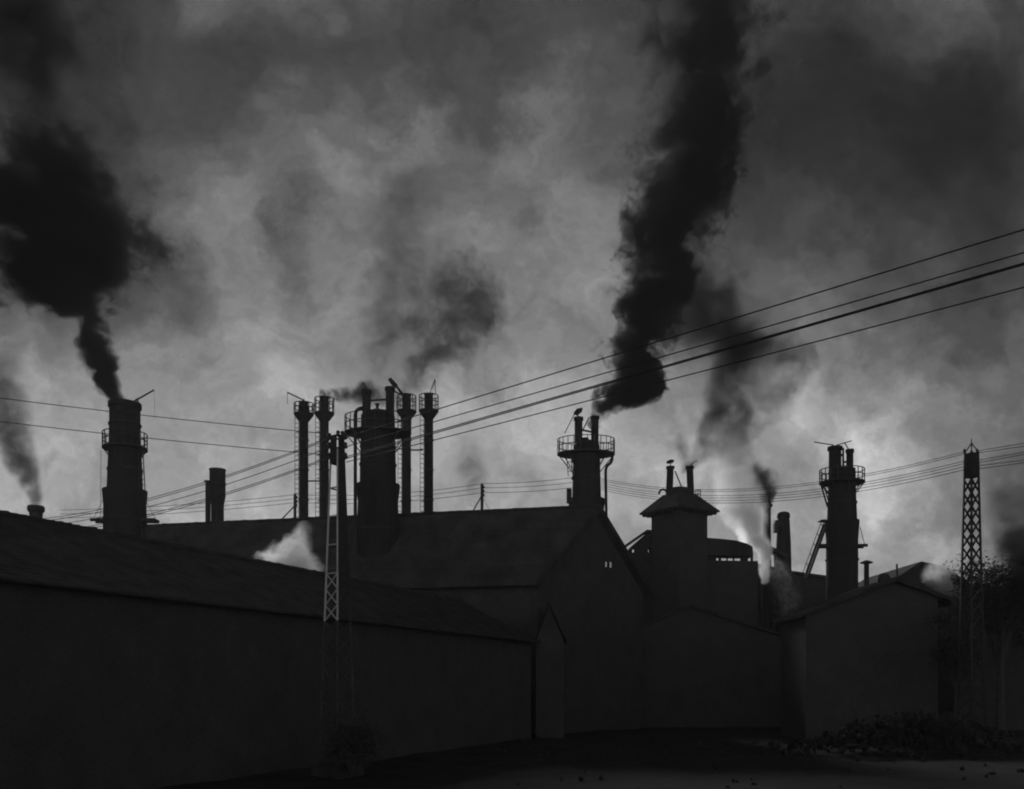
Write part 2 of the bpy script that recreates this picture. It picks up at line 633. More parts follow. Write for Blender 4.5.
def pipe_stack(parent, px, Y, hw, py0, py1, dy=0.0, lean=0.0, smooth=True):
    cx = (px - 512) / FPX * Y
    z0, z1 = CAMZ + (HOR - py0) / FPX * Y, CAMZ + (HOR - py1) / FPX * Y
    r = hw * M(Y)
    m = MB().lathe(cx, Y + dy, [(r, z0), (r, z1 - .35), (r * 1.22, z1 - .3), (r * 1.22, z1), (r * .85, z1), (r * .85, z1 - .6)], 20, (lean, 0))
    return m.build('flue', 'shaft', parent, smooth)


def G(px, Y):
    return Vector(((px - 512) / FPX * Y, Y, 0))


def rods(name, parent, segs, Y, r=0.05, mat='rail', dy=0.0):
    b = MB()
    o = Vector((0, dy, 0))
    if name == 'stay' and len(segs) > 1:
        return [rods(name, parent, [s], Y, r, mat, dy) for s in segs][-1]
    for s in segs:
        rr = s[4] if len(s) > 4 else r
        b.tube(P(s[0], s[1], Y) + o, P(s[2], s[3], Y) + o, rr, n=6)
    return b.build(name, mat, parent)


def ring_shelf(parent, cx, cy, z, r0, half, name='gantry'):
    """narrow beam through a furnace with a foot board each side"""
    for s in (-1, 1):
        b = MB()
        b.bar((cx + s * r0 * .8, cy - .5, z), (cx + s * half, cy - .5, z), .14, .22)
        b.bar((cx + s * r0 * .8, cy + .5, z), (cx + s * half, cy + .5, z), .14, .22)
        for q in range(5):
            x = cx + s * (r0 + (half - r0) * (q + .5) / 5)
            b.bar((x, cy - .6, z + .13), (x, cy + .6, z + .13), .2, .05)
        b.build(name, 'rail', parent)


GF = 'cupola furnaces of the works'
# left
Y = 80
t = thing('cupola_furnace', G(124.5, Y), 'broad single-topped furnace at left pouring the black smoke that swells into a huge cloud', 'furnace', GF)
c = G(125, Y)
lathe_px(125, Y, [(20.5, 545), (20, 507), (21.2, 492), (21.2, 490.5), (17, 490.5), (16.2, 470), (15, 440), (14.6, 420), (14.6, 409), (15.8, 408), (15.8, 403.5), (12.5, 403.5), (12.5, 409)]).build('shell', 'shaft', t, True)
zz = lambda py, Yq: CAMZ + (HOR - py) / FPX * Yq
hoops(t, c.x, c.y, [(20.2 * M(Y), zz(520, Y)), (16.2 * M(Y), zz(470, Y)), (14.9 * M(Y), zz(425, Y))])
platform(t, c.x, c.y, 14.7 * M(Y), 21.5 * M(Y), zz(448, Y), zz(434, Y))
ring_shelf(t, c.x, c.y, zz(521, Y), 19.5 * M(Y), 32 * M(Y))
rods('stay', t, [(93, 520, 104, 497), (156, 520, 144, 497), (147, 519, 143, 493), (100.5, 520, 101, 450)], Y, 0.02)
rods('derrick', t, [(137, 404, 138.5, 398, .06), (134.5, 401, 154, 390, .07), (154, 390, 155, 418, .012), (136, 398.5, 140, 404)], Y)
ladder(t, P(148, 500, Y).x, Y - .6, zz(545, Y), zz(449, Y), lean=(P(143, 0, Y).x - P(148, 0, Y).x, 0))

# centre, standing in the roof of the tall shed
Y = 85.5
t = thing('cupola_furnace', G(378, Y), 'broad twin-flued furnace rising through the stepped roof between four slim stacks', 'furnace', GF)
c = G(378, Y)
lathe_px(378, Y, [(20.5, 560), (20.5, 515), (20, 502), (22, 487), (22, 485), (18.2, 485), (17.8, 460), (17, 430), (16.8, 416), (14, 413.5), (8, 411)]).build('shell', 'shaft', t, True)
hoops(t, c.x, c.y, [(20.5 * M(Y), zz(530, Y)), (18 * M(Y), zz(465, Y)), (17.4 * M(Y), zz(447, Y))])
pipe_stack(t, 366.5, Y, 4.3, 418, 390.5)
pipe_stack(t, 390, Y, 4.3, 418, 387.5)
platform(t, c.x, c.y, 17 * M(Y), 33.5 * M(Y), zz(432.5, Y), zz(416.5, Y), 22)
rods('tie_bar', t, [(370, 400.5, 386, 399.5)], Y, 0.09)
e = MB()
pp = [P(355.3, 560, Y - 1.2), P(355.3, 417, Y - 1.2)]
for q in range(7):
    a = math.pi - math.pi / 2 * q / 6
    pp.append(P(362 + 6.7 * math.cos(a), 415 - 7 * math.sin(a), Y - 1.2 + .2 * q))
e.path(pp, .16, 10)
e.build('downpipe', 'iron', t, True)
for px, py, r in ((383, 411, .4), (372.5, 411, .35)):
    q = P(px, py, Y)
    vb = MB()
    vb.lathe(q.x, q.y, [(r, q.z - .8), (r, q.z - .1), (r * .6, q.z + .1)], 12)
    vb.build('valve', 'iron', t, True)
vb = MB()
q = P(377, 410, Y)
vb.lathe(q.x, q.y, [(.45, q.z - .8), (.45, q.z - .1), (.27, q.z + .1)], 12)
q = P(377.3, 405, Y)
vb.lathe(q.x, q.y, [(.13, q.z - .8), (.13, q.z), (.22, q.z), (.22, q.z + .12)], 8)
vb.build('valve', 'iron', t, True)
fl = MB()
fl.prism([P(388, 379, Y), P(391, 377.5, Y), P(397.5, 384.5, Y), P(396.5, 386, Y), P(391, 383, Y)], (0, .8, 0))
fl.build('damper', 'iron', t)
rods('damper_arm', t, [(396, 385, 402, 394, .09), (394, 390, 402, 394)], Y, .07, dy=.4)
rods('small_arm', t, [(363, 382.5, 366.5, 389, .06), (361.5, 385, 363, 382.5)], Y)

# middle
Y = 93
t = thing('cupola_furnace', G(586, Y), 'broad twin-flued furnace behind the shed gable, its right flue trailing thick black smoke', 'furnace', GF)
c = G(586, Y)
lathe_px(586.5, Y, [(17, 545), (17, 516), (18.3, 502), (18.3, 499.5), (14.6, 499.5), (13.8, 470), (13.2, 446), (10, 442.5), (5, 440.5)]).build('shell', 'shaft', t, True)
hoops(t, c.x, c.y, [(14 * M(Y), zz(478, Y)), (13.6 * M(Y), zz(461, Y))])
pipe_stack(t, 578.5, Y, 4.0, 448, 417.5)
pipe_stack(t, 594.8, Y, 3.8, 448, 416.5)
platform(t, c.x, c.y, 13.4 * M(Y), 29 * M(Y), zz(453.6, Y), zz(439.6, Y), 26)
rods('tie_bar', t, [(582, 430, 592, 432)], Y, .1)
e = MB()
e.path([P(612.5, 454, Y - .8), P(612, 460, Y - .8), P(610.5, 463, Y - .8), P(607, 466, Y - .8), P(605.7, 470, Y - .8), P(605.7, 480, Y - .8), P(606.5, 527, Y - .8)], .15, 8)
e.build('downpipe', 'iron', t, True)
fl = MB()
fl.prism([P(574, 412, Y), P(577, 408.5, Y), P(582.5, 407.5, Y), P(582.5, 409.5, Y), P(578, 413.5, Y)], (0, .8, 0))
fl.build('damper', 'iron', t)
rods('damper_arm', t, [(575, 412, 565, 432, .05), (589.5, 416, 583.5, 428, .07), (578, 411, 578.5, 418, .06)], Y, dy=.4)
ladder(t, P(570, 0, Y).x, Y - .8, zz(478, Y), zz(454, Y), lean=(-.2, 0))
bx = MB()
bx.box(P(569, 496, Y - .8), .5, .6, 1.4)
bx.build('cabinet', 'iron', t)
vb = MB()
q = P(585.3, 441, Y)
vb.lathe(q.x, q.y, [(.2, q.z - .5), (.2, q.z + .1), (.35, q.z + .12), (.35, q.z + .3)], 10)
vb.build('valve', 'iron', t)

# right
Y = 85
t = thing('cupola_furnace', G(842, Y), 'tall smokeless furnace at right with one thick and one thin flue', 'furnace', GF)
c = G(842, Y)
lathe_px(842, Y, [(15.3, 590), (15.3, 540), (16.6, 523), (16.6, 521), (14.4, 521), (13.4, 495), (12.8, 469.5), (9, 468.5)]).build('shell', 'shaft', t, True)
hoops(t, c.x, c.y, [(15.3 * M(Y), zz(560, Y)), (13.8 * M(Y), zz(503, Y))])
pipe_stack(t, 835, Y, 6.0, 472, 447)
pipe_stack(t, 849.8, Y, 3.4, 472, 449.5)
platform(t, c.x, c.y, 13 * M(Y), 22.3 * M(Y), zz(482, Y), zz(470, Y), 20)
ring_shelf(t, c.x, c.y, zz(546.4, Y), 15 * M(Y), 23.5 * M(Y))
rods('stay', t, [(865, 546, 860, 527, .03), (820.5, 483, 827.6, 507, .08), (823.5, 483, 828, 500, .05)], Y)
rods('damper_arm', t, [(814, 442, 833, 445, .05), (833, 448, 833, 444.5, .06)], Y)
rods('damper_arm', t, [(836.6, 445, 851.7, 440.8, .045), (844.5, 442.6, 849, 450, .05)], Y)
rods('vent_pipe', t, [(843.2, 470, 843.2, 448, .09), (843.2, 455, 841, 455, .12), (843.2, 462, 846, 462, .1)], Y)
# stair against the base
l = MB()
for dy in (-.45, .45):
    l.bar(P(806.5, 577, Y) + Vector((0, dy, 0)), P(825.5, 524, Y) + Vector((0, dy, 0)), .1, .2)
    l.bar(P(804.3, 572, Y) + Vector((0, dy, 0)), P(823.3, 520, Y) + Vector((0, dy, 0)), .06)
for q in range(22):
    f = q / 21
    p = P(806.5 + 19 * f, 577 - 53 * f, Y)
    l.bar(p - Vector((0, .45, 0)), p + Vector((0, .45, 0)), .22, .05)
    if q % 4 == 0:
        for dy in (-.45, .45):
            l.bar(p + Vector((0, dy, 0)), P(804.3 + 19 * f, 572 - 52 * f, Y) + Vector((0, dy, 0)), .05)
l.build('stair', 'rail', t)
b = MB()
b.box(P(825, 521, Y), 1.0, 1.0, .1)
b.build('landing', 'rail', t)

# ------------------------------------------------------------------ four slim stacks
Y = 98
GS = 'slim stacks with basket tops round the central furnace'
SL = [(303.8, 402, 414.6, 'leftmost of the four slim basket-topped stacks, with a bent arm at its top'),
      (324.3, 397, 414.0, 'slim basket-topped stack second from left, trailing a thin dark smoke'),
      (406.5, 394.5, 412.0, 'slim basket-topped stack just right of the central furnace'),
      (428.7, 394, 411.5, 'rightmost slim basket-topped stack with a small tripod on top')]
for i, (px, top, fl_, lab) in enumerate(SL):
    t = thing('slim_stack', G(px, Y), lab, 'chimney', GS)
    c = G(px, Y)
    r = 4.45 * M(Y)
    lathe_px(px, Y, [(4.6, 560), (4.45, fl_ + 6), (4.45, top + .8), (4.9, top + .6), (4.9, top), (3.8, top), (3.8, top + 4)], 20).build('shaft', 'shaft', t, True)
    hoops(t, c.x, c.y, [(r, zz(p, Y)) for p in (440, 470, 500)])
    z0 = zz(fl_, Y)
    m = MB().lathe(c.x, c.y, [(r, z0 - .75), (r + .05, z0 - .75), (10 * M(Y), z0), (10 * M(Y), z0 + .08), (r, z0 + .08)], 24)
    m.build('basket_floor', 'iron', t, True)
    rl = MB()
    for k in range(12):
        a = 2 * math.pi * (k + .5) / 12
        x, y = c.x + 9.6 * M(Y) * math.cos(a), c.y + 9.6 * M(Y) * math.sin(a)
        rl.bar((x, y, z0), (x, y, zz(top + 2, Y)), .07)
    for zq in (zz(top + 2, Y), (z0 + zz(top + 2, Y)) / 2 + .1):
        rl.path([(c.x + 9.6 * M(Y) * math.cos(2 * math.pi * k / 24), c.y + 9.6 * M(Y) * math.sin(2 * math.pi * k / 24), zq) for k in range(25)], .05, 6)
    rl.build('railing', 'rail', t)
    ladder(t, c.x - 6.4 * M(Y), c.y - .25, zz(545, Y), z0, .4, R(20), .025, .5)
    for p in (432, 455, 478, 501):
        br = MB()
        br.bar((c.x - 6.6 * M(Y), c.y - .2, zz(p, Y)), (c.x - r * .8, c.y, zz(p, Y)), .06)
        br.build('ladder_bracket', 'rail', t)
    if i == 0:
        rods('swing_arm', t, [(287.2, 392.3, 304, 400.3, .07), (287.3, 392.3, 287.5, 404, .03), (304, 403, 304, 399, .06)], Y)
    if i == 1:
        rods('lid_lever', t, [(324, 398, 324.5, 393, .07)], Y)
    if i == 2:
        rods('lid_lever', t, [(401, 391, 404, 395, .07), (399, 388, 401, 391, .05)], Y)
    if i == 3:
        rods('tripod', t, [(429.5, 394.5, 435, 379, .05), (435.5, 394.5, 435, 379, .04), (432, 394.5, 435, 379, .02)], Y)
    if i in (0, 2):
        rods('tie_bar', t, [(px + 4, 481 if i == 0 else 450, px + 16.5, 481 if i == 0 else 450)], Y, .08)

# ------------------------------------------------------------------ other chimneys
Y = 102
t = thing('drum_chimney', G(217, Y), 'short thick round chimney rising behind the long roof at left', 'chimney')
lathe_px(217.5, Y, [(6.2, 545), (6.2, 505), (7.8, 497), (7.8, 471), (8.2, 470.6), (8.2, 469.3), (6.5, 469.3), (6.5, 474)], 24).build('shaft', 'shaft', t, True)
hoops(t, G(217.5, Y).x, Y, [(7.8 * M(Y), zz(484, Y))])
t = thing('thin_chimney', G(207, Y), 'thin capped pipe beside the short thick round chimney', 'pipe')
lathe_px(208, Y - .6, [(2.6, 545), (2.6, 483)], 14).build('shaft', 'iron', t, True)
q = P(208, 483, Y - .6)
MB().lathe(q.x, q.y, [(.16, q.z), (.16, q.z + .12), (.42, q.z + .14), (.42, q.z + .24), (.1, q.z + .3)], 14).build('cowl', 'iron', t)
Y = 78
t = thing('small_chimney', G(36, Y), 'small chimney top with grey smoke peeping over the ridge at far left', 'chimney')
lathe_px(36, Y, [(5.6, 545), (6.2, 515), (6.4, 512.5), (7.9, 511), (8.2, 508), (7.4, 506), (5.5, 506), (5.5, 509)], 20).build('shaft', 'brick', t, True)
Y = 108
t = thing('capped_chimney', G(767, Y), 'thin dark chimney with a flared cap beside the steam', 'chimney')
lathe_px(767, Y, [(4.4, 590), (3.7, 510), (4, 508), (5.6, 506), (5.6, 505), (3.8, 503.5), (3.9, 500.5), (2.9, 500.5), (2.9, 504)], 20).build('shaft', 'shaft', t, True)
t = thing('domed_chimney', G(783, Y), 'stout tapering chimney with a rounded bulging head', 'chimney')
lathe_px(783.5, Y, [(8.2, 590), (7.2, 545), (6.0, 520), (5.6, 519), (6.3, 518), (6.4, 515), (5.5, 513), (3.5, 512)], 24).build('shaft', 'shaft', t, True)
b = MB()
b.box(P(776, 528, Y - .3), .55, .7, 1.1)
b.box(P(778.5, 523.5, Y - .2), .9, .7, .7)
b.build('side_box', 'iron', t)

# ------------------------------------------------------------------ furnace house with its wings
Y = 100
hx0, hx1 = P(652, 0, Y).x, P(707, 0, Y).x
cx, cy = P(679.3, 0, Y).x, Y
ecx = cx
t = thing('furnace_house', (cx, cy, 0), 'square furnace house with wide eaves and two short flues on its hipped roof', 'building')
ze = zz(513.5, Y)
rh = R(45 - 10.4)
hd = 27.5 * M(Y)
b = MB()
b.box((cx, cy, (ze + .3 - .5) / 2), hd * math.sqrt(2), hd * math.sqrt(2), ze + .3 + .5, rh)
b.build('wall', 'brick', t)
zt = zz(494.5, Y)
eh = 39.5 * M(Y)
rf = MB()
lo, hi, tw = [], [], []
for k in range(4):
    a = rh + R(45) + k * R(90)
    dv = Vector((math.cos(a), math.sin(a), 0))
    lo.append(Vector((cx, cy, ze)) + dv * eh)
    tw.append(Vector((cx, cy, ze + .16)) + dv * eh)
    hi.append(Vector((cx, cy, zt)) + dv * (16 * M(Y)))
rf.add(lo + tw + hi, [(3, 2, 1, 0)] + [(i, (i + 1) % 4, 4 + (i + 1) % 4, 4 + i) for i in range(4)] + [(4 + i, 4 + (i + 1) % 4, 8 + (i + 1) % 4, 8 + i) for i in range(4)] + [(8, 9, 10, 11)])
for k in range(4):
    for q in range(9):
        f = (q + .5) / 9
        p = lo[k].lerp(lo[(k + 1) % 4], f) - UP * .1
        ctr = Vector((cx, cy, p.z))
        rf.bar(ctr + (p - ctr) * .98, ctr + (p - ctr) * .62, .13, .26)
rf.build('roof', 'sheet', t)
dm = MB().lathe(ecx, cy, [(1.5, zt - .9), (1.5, zz(492, Y)), (1.2, zz(489, Y)), (.7, zz(487.7, Y)), (.2, zz(487.4, Y))], 24)
dm.build('dome', 'iron', t, True)
Yc = cy
sc_ = Yc / Y
for px, lean in ((669.0, .045), (691, -.045)):
    r = 3.6 * M(Y)
    x = P(px, 0, Y).x
    z0, z1 = zz(500, Y), zz(466.5, Y)
    MB().lathe(x, Y, [(r, z0), (r * .95, z1 - .3), (r * 1.2, z1 - .26), (r * 1.2, z1), (r * .8, z1), (r * .8, z1 - .5)], 18, (lean * .9, 0)).build('flue', 'shaft', t, True)
fl = MB()
fl.prism([P(667.2, 460.8, Y), P(671, 459.2, Y), P(674.3, 459.8, Y), P(674, 461.4, Y), P(669, 462.2, Y)], (0, .8, 0))
fl.build('damper', 'iron', t)
rods('damper_arm', t, [(670.5, 462, 670.5, 467, .05), (675, 471, 682, 488, .07), (690, 465, 697, 460.5, .05), (692, 464, 692.5, 467, .05)], Y, dy=0)
rods('handrail', t, [(695.5, 490, 700.5, 490), (695.5, 494, 700.5, 494), (695.6, 490, 695.6, 502), (698, 490, 698, 502), (700.5, 490, 700.5, 502)], Y, .05, dy=0)
e = MB()
e.path([P(663 + 4 * math.cos(a), 494 - 4.5 * math.sin(a), Y) for a in [math.pi - math.pi * q / 10 for q in range(11)]], .12, 8)
e.build('bent_pipe', 'iron', t)

# left wing: lean-to with an open slot under the eave
t = thing('lean_to_wing', G(640, Y), 'small lean-to roof on the left side of the furnace house with two bright openings', 'annex')
b = MB()
e0, e1 = P(624.8, 545, Y + .5), P(647, 529.5, Y + .5)
pk = P(660, 530.6, Y + .5)
dp_ = Vector((0, 2.2, 0))
th = UP * .22
b.hexa([e0, e1, e1 - th, e0 - th], [e0 + dp_, e1 + dp_, e1 + dp_ - th, e0 + dp_ - th])
b.hexa([e1 + Vector((0.002, 0, 0)), pk, pk - th, e1 - th + Vector((0.002, 0, 0))], [e1 + dp_ + Vector((0.002, 0, 0)), pk + dp_, pk + dp_ - th, e1 + dp_ - th + Vector((0.002, 0, 0))])
b.build('roof', 'sheet', t)
b = MB()
xa, xb = P(631, 0, Y).x, P(660, 0, Y).x
z1 = zz(551.3, Y)
b.prism([Vector((xa, Y + .8, -.5)), Vector((xb, Y + .8, -.5)), Vector((xb, Y + .8, z1)), Vector((xa, Y + .8, z1))], (0, 1.7, 0))
hz = zz(546.3, Y)
for x0, x1 in ((631, 633.2), (637, 649.3), (652, 660)):
    xq0, xq1 = P(x0, 0, Y).x, min(P(x1, 0, Y).x, xb)
    if xq1 <= xq0:
        continue
    for yo in (0.802, 2.19):
        b.box(((xq0 + xq1) / 2, Y + yo + .15, (z1 + hz) / 2), xq1 - xq0, .3, hz - z1)
xm = P(647, 0, Y).x
b.prism([Vector((xa, Y + .8, hz)), Vector((xb, Y + .8, hz)), Vector((xb, Y + .8, zz(532.4, Y))), Vector((xm, Y + .8, zz(532.4, Y)))], (0, 1.7, 0))
b.build('wall', 'board', t)

# right wing: long roof on short posts, daylight in the slot below it
t = thing('slotted_roof_wing', G(730, Y), 'long sloping roof right of the furnace house with a thin bright slot below it', 'annex')
b = MB()
top = [P(690, 536.5, Y + 1), P(722, 538.8, Y + 1), P(736, 540.3, Y + 1), P(747, 543.5, Y + 1), P(752.5, 546.5, Y + 1), P(753.5, 556, Y + 1)]
bot = [P(690, 555, Y + 1)]
b.prism([*bot, *reversed(top)][::-1], (0, 2.2, 0))
b.build('roof', 'sheet', t)
for px, wq in ((711, 1.1), (719.8, .25), (727, .12), (733.5, .12), (744, .8), (751.8, .22)):
    b = MB()
    b.box(P(px, 557.2, Y + 1.5), wq, .3, .9)
    b.build('post', 'board', t)
b = MB()
b.prism([Vector((P(688, 0, Y).x, Y + 1, -.5)), Vector((P(758, 0, Y).x, Y + 1, -.5)), P(758, 561.0, Y + 1), Vector((P(688, 0, Y).x, Y + 1, P(706, 560, Y + 1).z))], (0, 2.6, 0))
b.build('wall', 'brick', t)
# slanting conveyor
t = thing('slanting_gantry', G(775, 106), 'short slanting covered gantry between the two chimneys and the steam', 'gantry')
b = MB()
for dy in (0, 1.4):
    b.bar(P(759, 542.5, 106) + Vector((0, dy, 0)), P(788, 556.5, 106) + Vector((0, dy, 0)), .2, .45)
b.bar(P(759, 542.5, 106) + Vector((0, .7, .2)), P(788, 556.5, 106) + Vector((0, .7, .2)), 1.2, .08)
b.build('deck', 'iron', t)
for px, py in ((762, 545), (775, 551), (786, 556.5)):
    b = MB()
    b.bar(P(px, py, 106.7), Vector((P(px, 0, 106.7).x, 106.7, 0)), .22)
    b.build('trestle', 'iron', t)

# ------------------------------------------------------------------ lower sheds on the right
def simple_shed(name, label, pts_roof, depth, Y, base_px, mat_r='sheet', ov=.5, th=.3):
    """shed seen gable on: the roof outline pts (px, py) left to right, swept back"""
    t = thing(name, G(sum(p[0] for p in pts_roof) / len(pts_roof), Y), label, 'shed')
    r = MB()
    pts = [P(px, py, Y) for px, py in pts_roof]
    for i in range(len(pts) - 1):
        a, b_ = pts[i], pts[i + 1]
        e = Vector((.003 * i, 0, .002 * i))
        r.hexa([a - Vector((0, ov, 0)) + e, b_ - Vector((0, ov, 0)) + e, b_ - Vector((0, ov, th)) + e, a - Vector((0, ov, th)) + e],
               [a + Vector((0, depth, 0)) + e, b_ + Vector((0, depth, 0)) + e, b_ + Vector((0, depth, -th)) + e, a + Vector((0, depth, -th)) + e])
    r.build('roof', mat_r, t)
    x0, x1 = P(base_px[0], 0, Y).x, P(base_px[1], 0, Y).x

    def zat(x):
        for i in range(len(pts) - 1):
            if pts[i].x <= x <= pts[i + 1].x:
                f = (x - pts[i].x) / (pts[i + 1].x - pts[i].x)
                return pts[i].z + f * (pts[i + 1].z - pts[i].z)
        return pts[0].z if x < pts[0].x else pts[-1].z
    poly = [Vector((x0, Y, -.5)), Vector((x1, Y, -.5)), Vector((x1, Y, zat(x1) - th - .01))]
    for p in reversed(pts):
        if x0 < p.x < x1:
            poly.append(Vector((p.x, Y, p.z - th - .01)))
    poly.append(Vector((x0, Y, zat(x0) - th - .01)))
    wv = MB()
    wv.prism(poly, (0, depth - .4, 0))
    wv.build('wall', 'brick', t)
    return t


s = simple_shed('low_gabled_shed', 'low wide-eaved gabled shed at right with a capped vent on its roof', [(798, 614), (893, 577.5), (951.5, 598.5)], 7, 70, (806, 938), 'tile')
b = MB()
q = P(951.5, 599, 70)
b.path([q + Vector((-.05, -.6, -.25)), q + Vector((-.05, 6.9, -.25))], .28, 10)
b.build('gutter', 'iron', s)
Yq = 74
q = P(866.5, 582, Yq)
m = MB().lathe(q.x, q.y, [(.2, q.z - 1.2), (.2, zz(563.6, Yq)), (.5, zz(563.3, Yq)), (.5, zz(562.3, Yq)), (.15, zz(560.4, Yq))], 14)
m.build('vent', 'iron', s)
q = P(883.5, 580, 71)
MB().lathe(q.x, q.y, [(.5, q.z - .5), (.5, q.z + .2), (.35, q.z + .45), (.1, q.z + .55)], 14).build('ventilator_hood', 'iron', s, True)
rods('roof_post', s, [(897.3, 578, 896.8, 564, .07)], 70.5)

simple_shed('far_hipped_shed', 'distant sharp-ridged roof behind the low gabled shed, veiled by white steam', [(870, 594), (919, 562), (946, 567.5), (970, 588)], 14, 92, (880, 962), 'sheet')
simple_shed('long_low_shed', 'long low shed running from the furnace house to the tall right furnace', [(590, 588), (630, 553.5), (641, 553.5), (700, 565), (757, 564), (792, 571.5), (832, 577), (872, 586)], 12, 111, (580, 866), 'sheet')
simple_shed('corner_shed', 'dark shed at the right edge behind the lattice mast', [(950, 640), (984, 584), (1012, 598), (1100, 640)], 15, 84, (956, 1090), 'tile')
simple_shed('lean_shed', 'low dark lean-to roof in front of the furnace house', [(600, 640), (690, 604), (800, 640)], 10, 92, (606, 794), 'tile')


# ------------------------------------------------------------------ lattice masts
def lattice(t, base, z0, z1, half0, half1, rot, panels, leg_r, mat_faces, plate_from=None, brace_r=0.03, xpan=True):
    cx, cy = base
    cs = [(math.cos(rot + math.pi / 4 + k * math.pi / 2), math.sin(rot + math.pi / 4 + k * math.pi / 2)) for k in range(4)]

    def cor(k, f):
        h = (half0 + (half1 - half0) * f) * math.sqrt(2)
        return Vector((cx + cs[k % 4][0] * h, cy + cs[k % 4][1] * h, z0 + (z1 - z0) * f))
    for k in range(4):
        b = MB()
        b.bar(cor(k, 0), cor(k, 1), leg_r * 2)
        b.build('leg', mat_faces[k], t)
    for k in range(4):
        b = MB()
        for i in range(panels):
            f0, f1 = i / panels, (i + 1) / panels
            if plate_from is not None and f0 >= plate_from - 1e-6:
                break
            mode = xpan(k, i) if callable(xpan) else 'X'
            if 'X' in mode:
                b.bar(cor(k, f0), cor(k + 1, f1), brace_r * 2, brace_r * 1.4)
                b.bar(cor(k + 1, f0), cor(k, f1), brace_r * 2, brace_r * 1.4)
            if 'H' in mode:
                b.bar(cor(k, f0), cor(k + 1, f0), brace_r * 2)
        b.build('bracing', mat_faces[k], t)
    return cor


# near mast
Yp = 42
bx_, by_ = P(337.5, 0, Yp).x, Yp
t = thing('lattice_mast', (bx_, by_, 0), 'near lattice mast with a pale laddered face, standing before the tiled shed', 'pylon', 'lattice masts carrying the power lines')
zt = zz(436, Yp)
rot = R(55.8)
H0, H1 = .60, .19
z00 = -.3


def cor(k, f):
    a = rot + R(45) + (k % 4) * R(90)
    h = (H0 + (H1 - H0) * f) * math.sqrt(2)
    return Vector((bx_ + math.cos(a) * h, by_ + math.sin(a) * h, z00 + (zt - z00) * f))


SPLIT = .46          # the sky light put into the pale colour stops here
for k in range(4):
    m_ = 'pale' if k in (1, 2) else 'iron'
    MB().bar(cor(k, 0), cor(k, SPLIT), .085).build('leg', 'dull', t)
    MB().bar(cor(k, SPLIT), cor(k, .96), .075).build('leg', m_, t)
for k in range(4):
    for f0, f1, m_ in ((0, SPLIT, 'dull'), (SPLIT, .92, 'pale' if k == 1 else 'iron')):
        b = MB()
        f = f0
        while f < f1 - .01:
            if f < .58:
                st = .046
                b.bar(cor(k, f), cor(k + 1, f + st), .05, .04)
                b.bar(cor(k + 1, f), cor(k, f + st), .05, .04)
            else:
                st = .083
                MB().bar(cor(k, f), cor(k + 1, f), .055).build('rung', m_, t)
            f += st
        if b.v:
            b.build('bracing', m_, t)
pl = MB()
# riveted plates close the yard-side face and the head
for k, f0 in ((2, .6), (0, .918), (1, .918), (3, .918)):
    c0, c1, c2, c3 = cor(k, f0), cor(k + 1, f0), cor(k + 1, 1), cor(k, 1)
    ctr = (c0 + c1 + c2 + c3) / 4
    nrm = (c1 - c0).cross(c3 - c0).normalized()
    if nrm.dot(ctr - Vector((bx_, by_, ctr.z))) < 0:
        nrm = -nrm
    o1, o2 = nrm * .046, nrm * .058
    pl.hexa([c0 + o1, c1 + o1, c2 + o1, c3 + o1], [c0 + o2, c1 + o2, c2 + o2, c3 + o2])
pl.build('head_plate', 'iron', t)
ins = []
for py in (438, 447, 457.5):
    for px in (330.5, 346.5):
        p = P(px, py, Yp)
        ca = MB()
        ca.bar(Vector((bx_, by_ - .3, p.z - .12)), Vector((p.x, by_ - .3, p.z - .12)), .07)
        ca.build('cross_arm', 'iron', t)
        ins.append(Vector((p.x, by_ - .3, p.z)))
for q in ins + [P(338, 433.5, Yp) + Vector((0, 0, .0)), P(342.5, 434, Yp)]:
    m = MB().lathe(q.x, q.y, [(.03, q.z - .15), (.10, q.z - .12), (.12, q.z - .05), (.06, q.z), (.1, q.z + .03), (.08, q.z + .12), (.03, q.z + .15)], 10)
    m.build('insulator', 'ceram', t, True)
b = MB()
b.box((bx_, by_, .1), 1.7, 1.7, .6, rot)
b.build('footing', 'conc', t)

# far mast
Yp2 = 60
bx2, by2 = P(971.5, 0, Yp2).x, Yp2
t = thing('lattice_mast', (bx2, by2, 0), 'tall slender lattice mast with a spike on top at the right', 'pylon', 'lattice masts carrying the power lines')
zt2 = zz(452, Yp2)
cor = lattice(t, (bx2, by2), -.3, zt2, .60, .27, R(45 - 26.8), 22, .055, ['iron'] * 4, plate_from=None, brace_r=.042)
pl = MB()
for k in range(4):
    for f0, f1 in ((.915, .995),):
        c0, c1, c2, c3 = cor(k, f0), cor(k + 1, f0), cor(k + 1, f1), cor(k, f1)
        ctr = (c0 + c1 + c2 + c3) / 4
        nrm = (c1 - c0).cross(c3 - c0).normalized()
        if nrm.dot(ctr - Vector((bx2, by2, ctr.z))) < 0:
            nrm = -nrm
        pl.hexa([c0 + nrm * .05, c1 + nrm * .05, c2 + nrm * .05, c3 + nrm * .05], [c0 + nrm * .06, c1 + nrm * .06, c2 + nrm * .06, c3 + nrm * .06])
pl.build('head_plate', 'iron', t)
sp = MB()
tip = Vector((bx2, by2, zz(443, Yp2)))
for k in range(4):
    sp.bar(cor(k, 1), tip, .06)
sp.tube(Vector((bx2, by2, zz(447, Yp2))), Vector((bx2, by2, zz(438.5, Yp2))), .05, .02, 6)
sp.build('spike', 'iron', t)
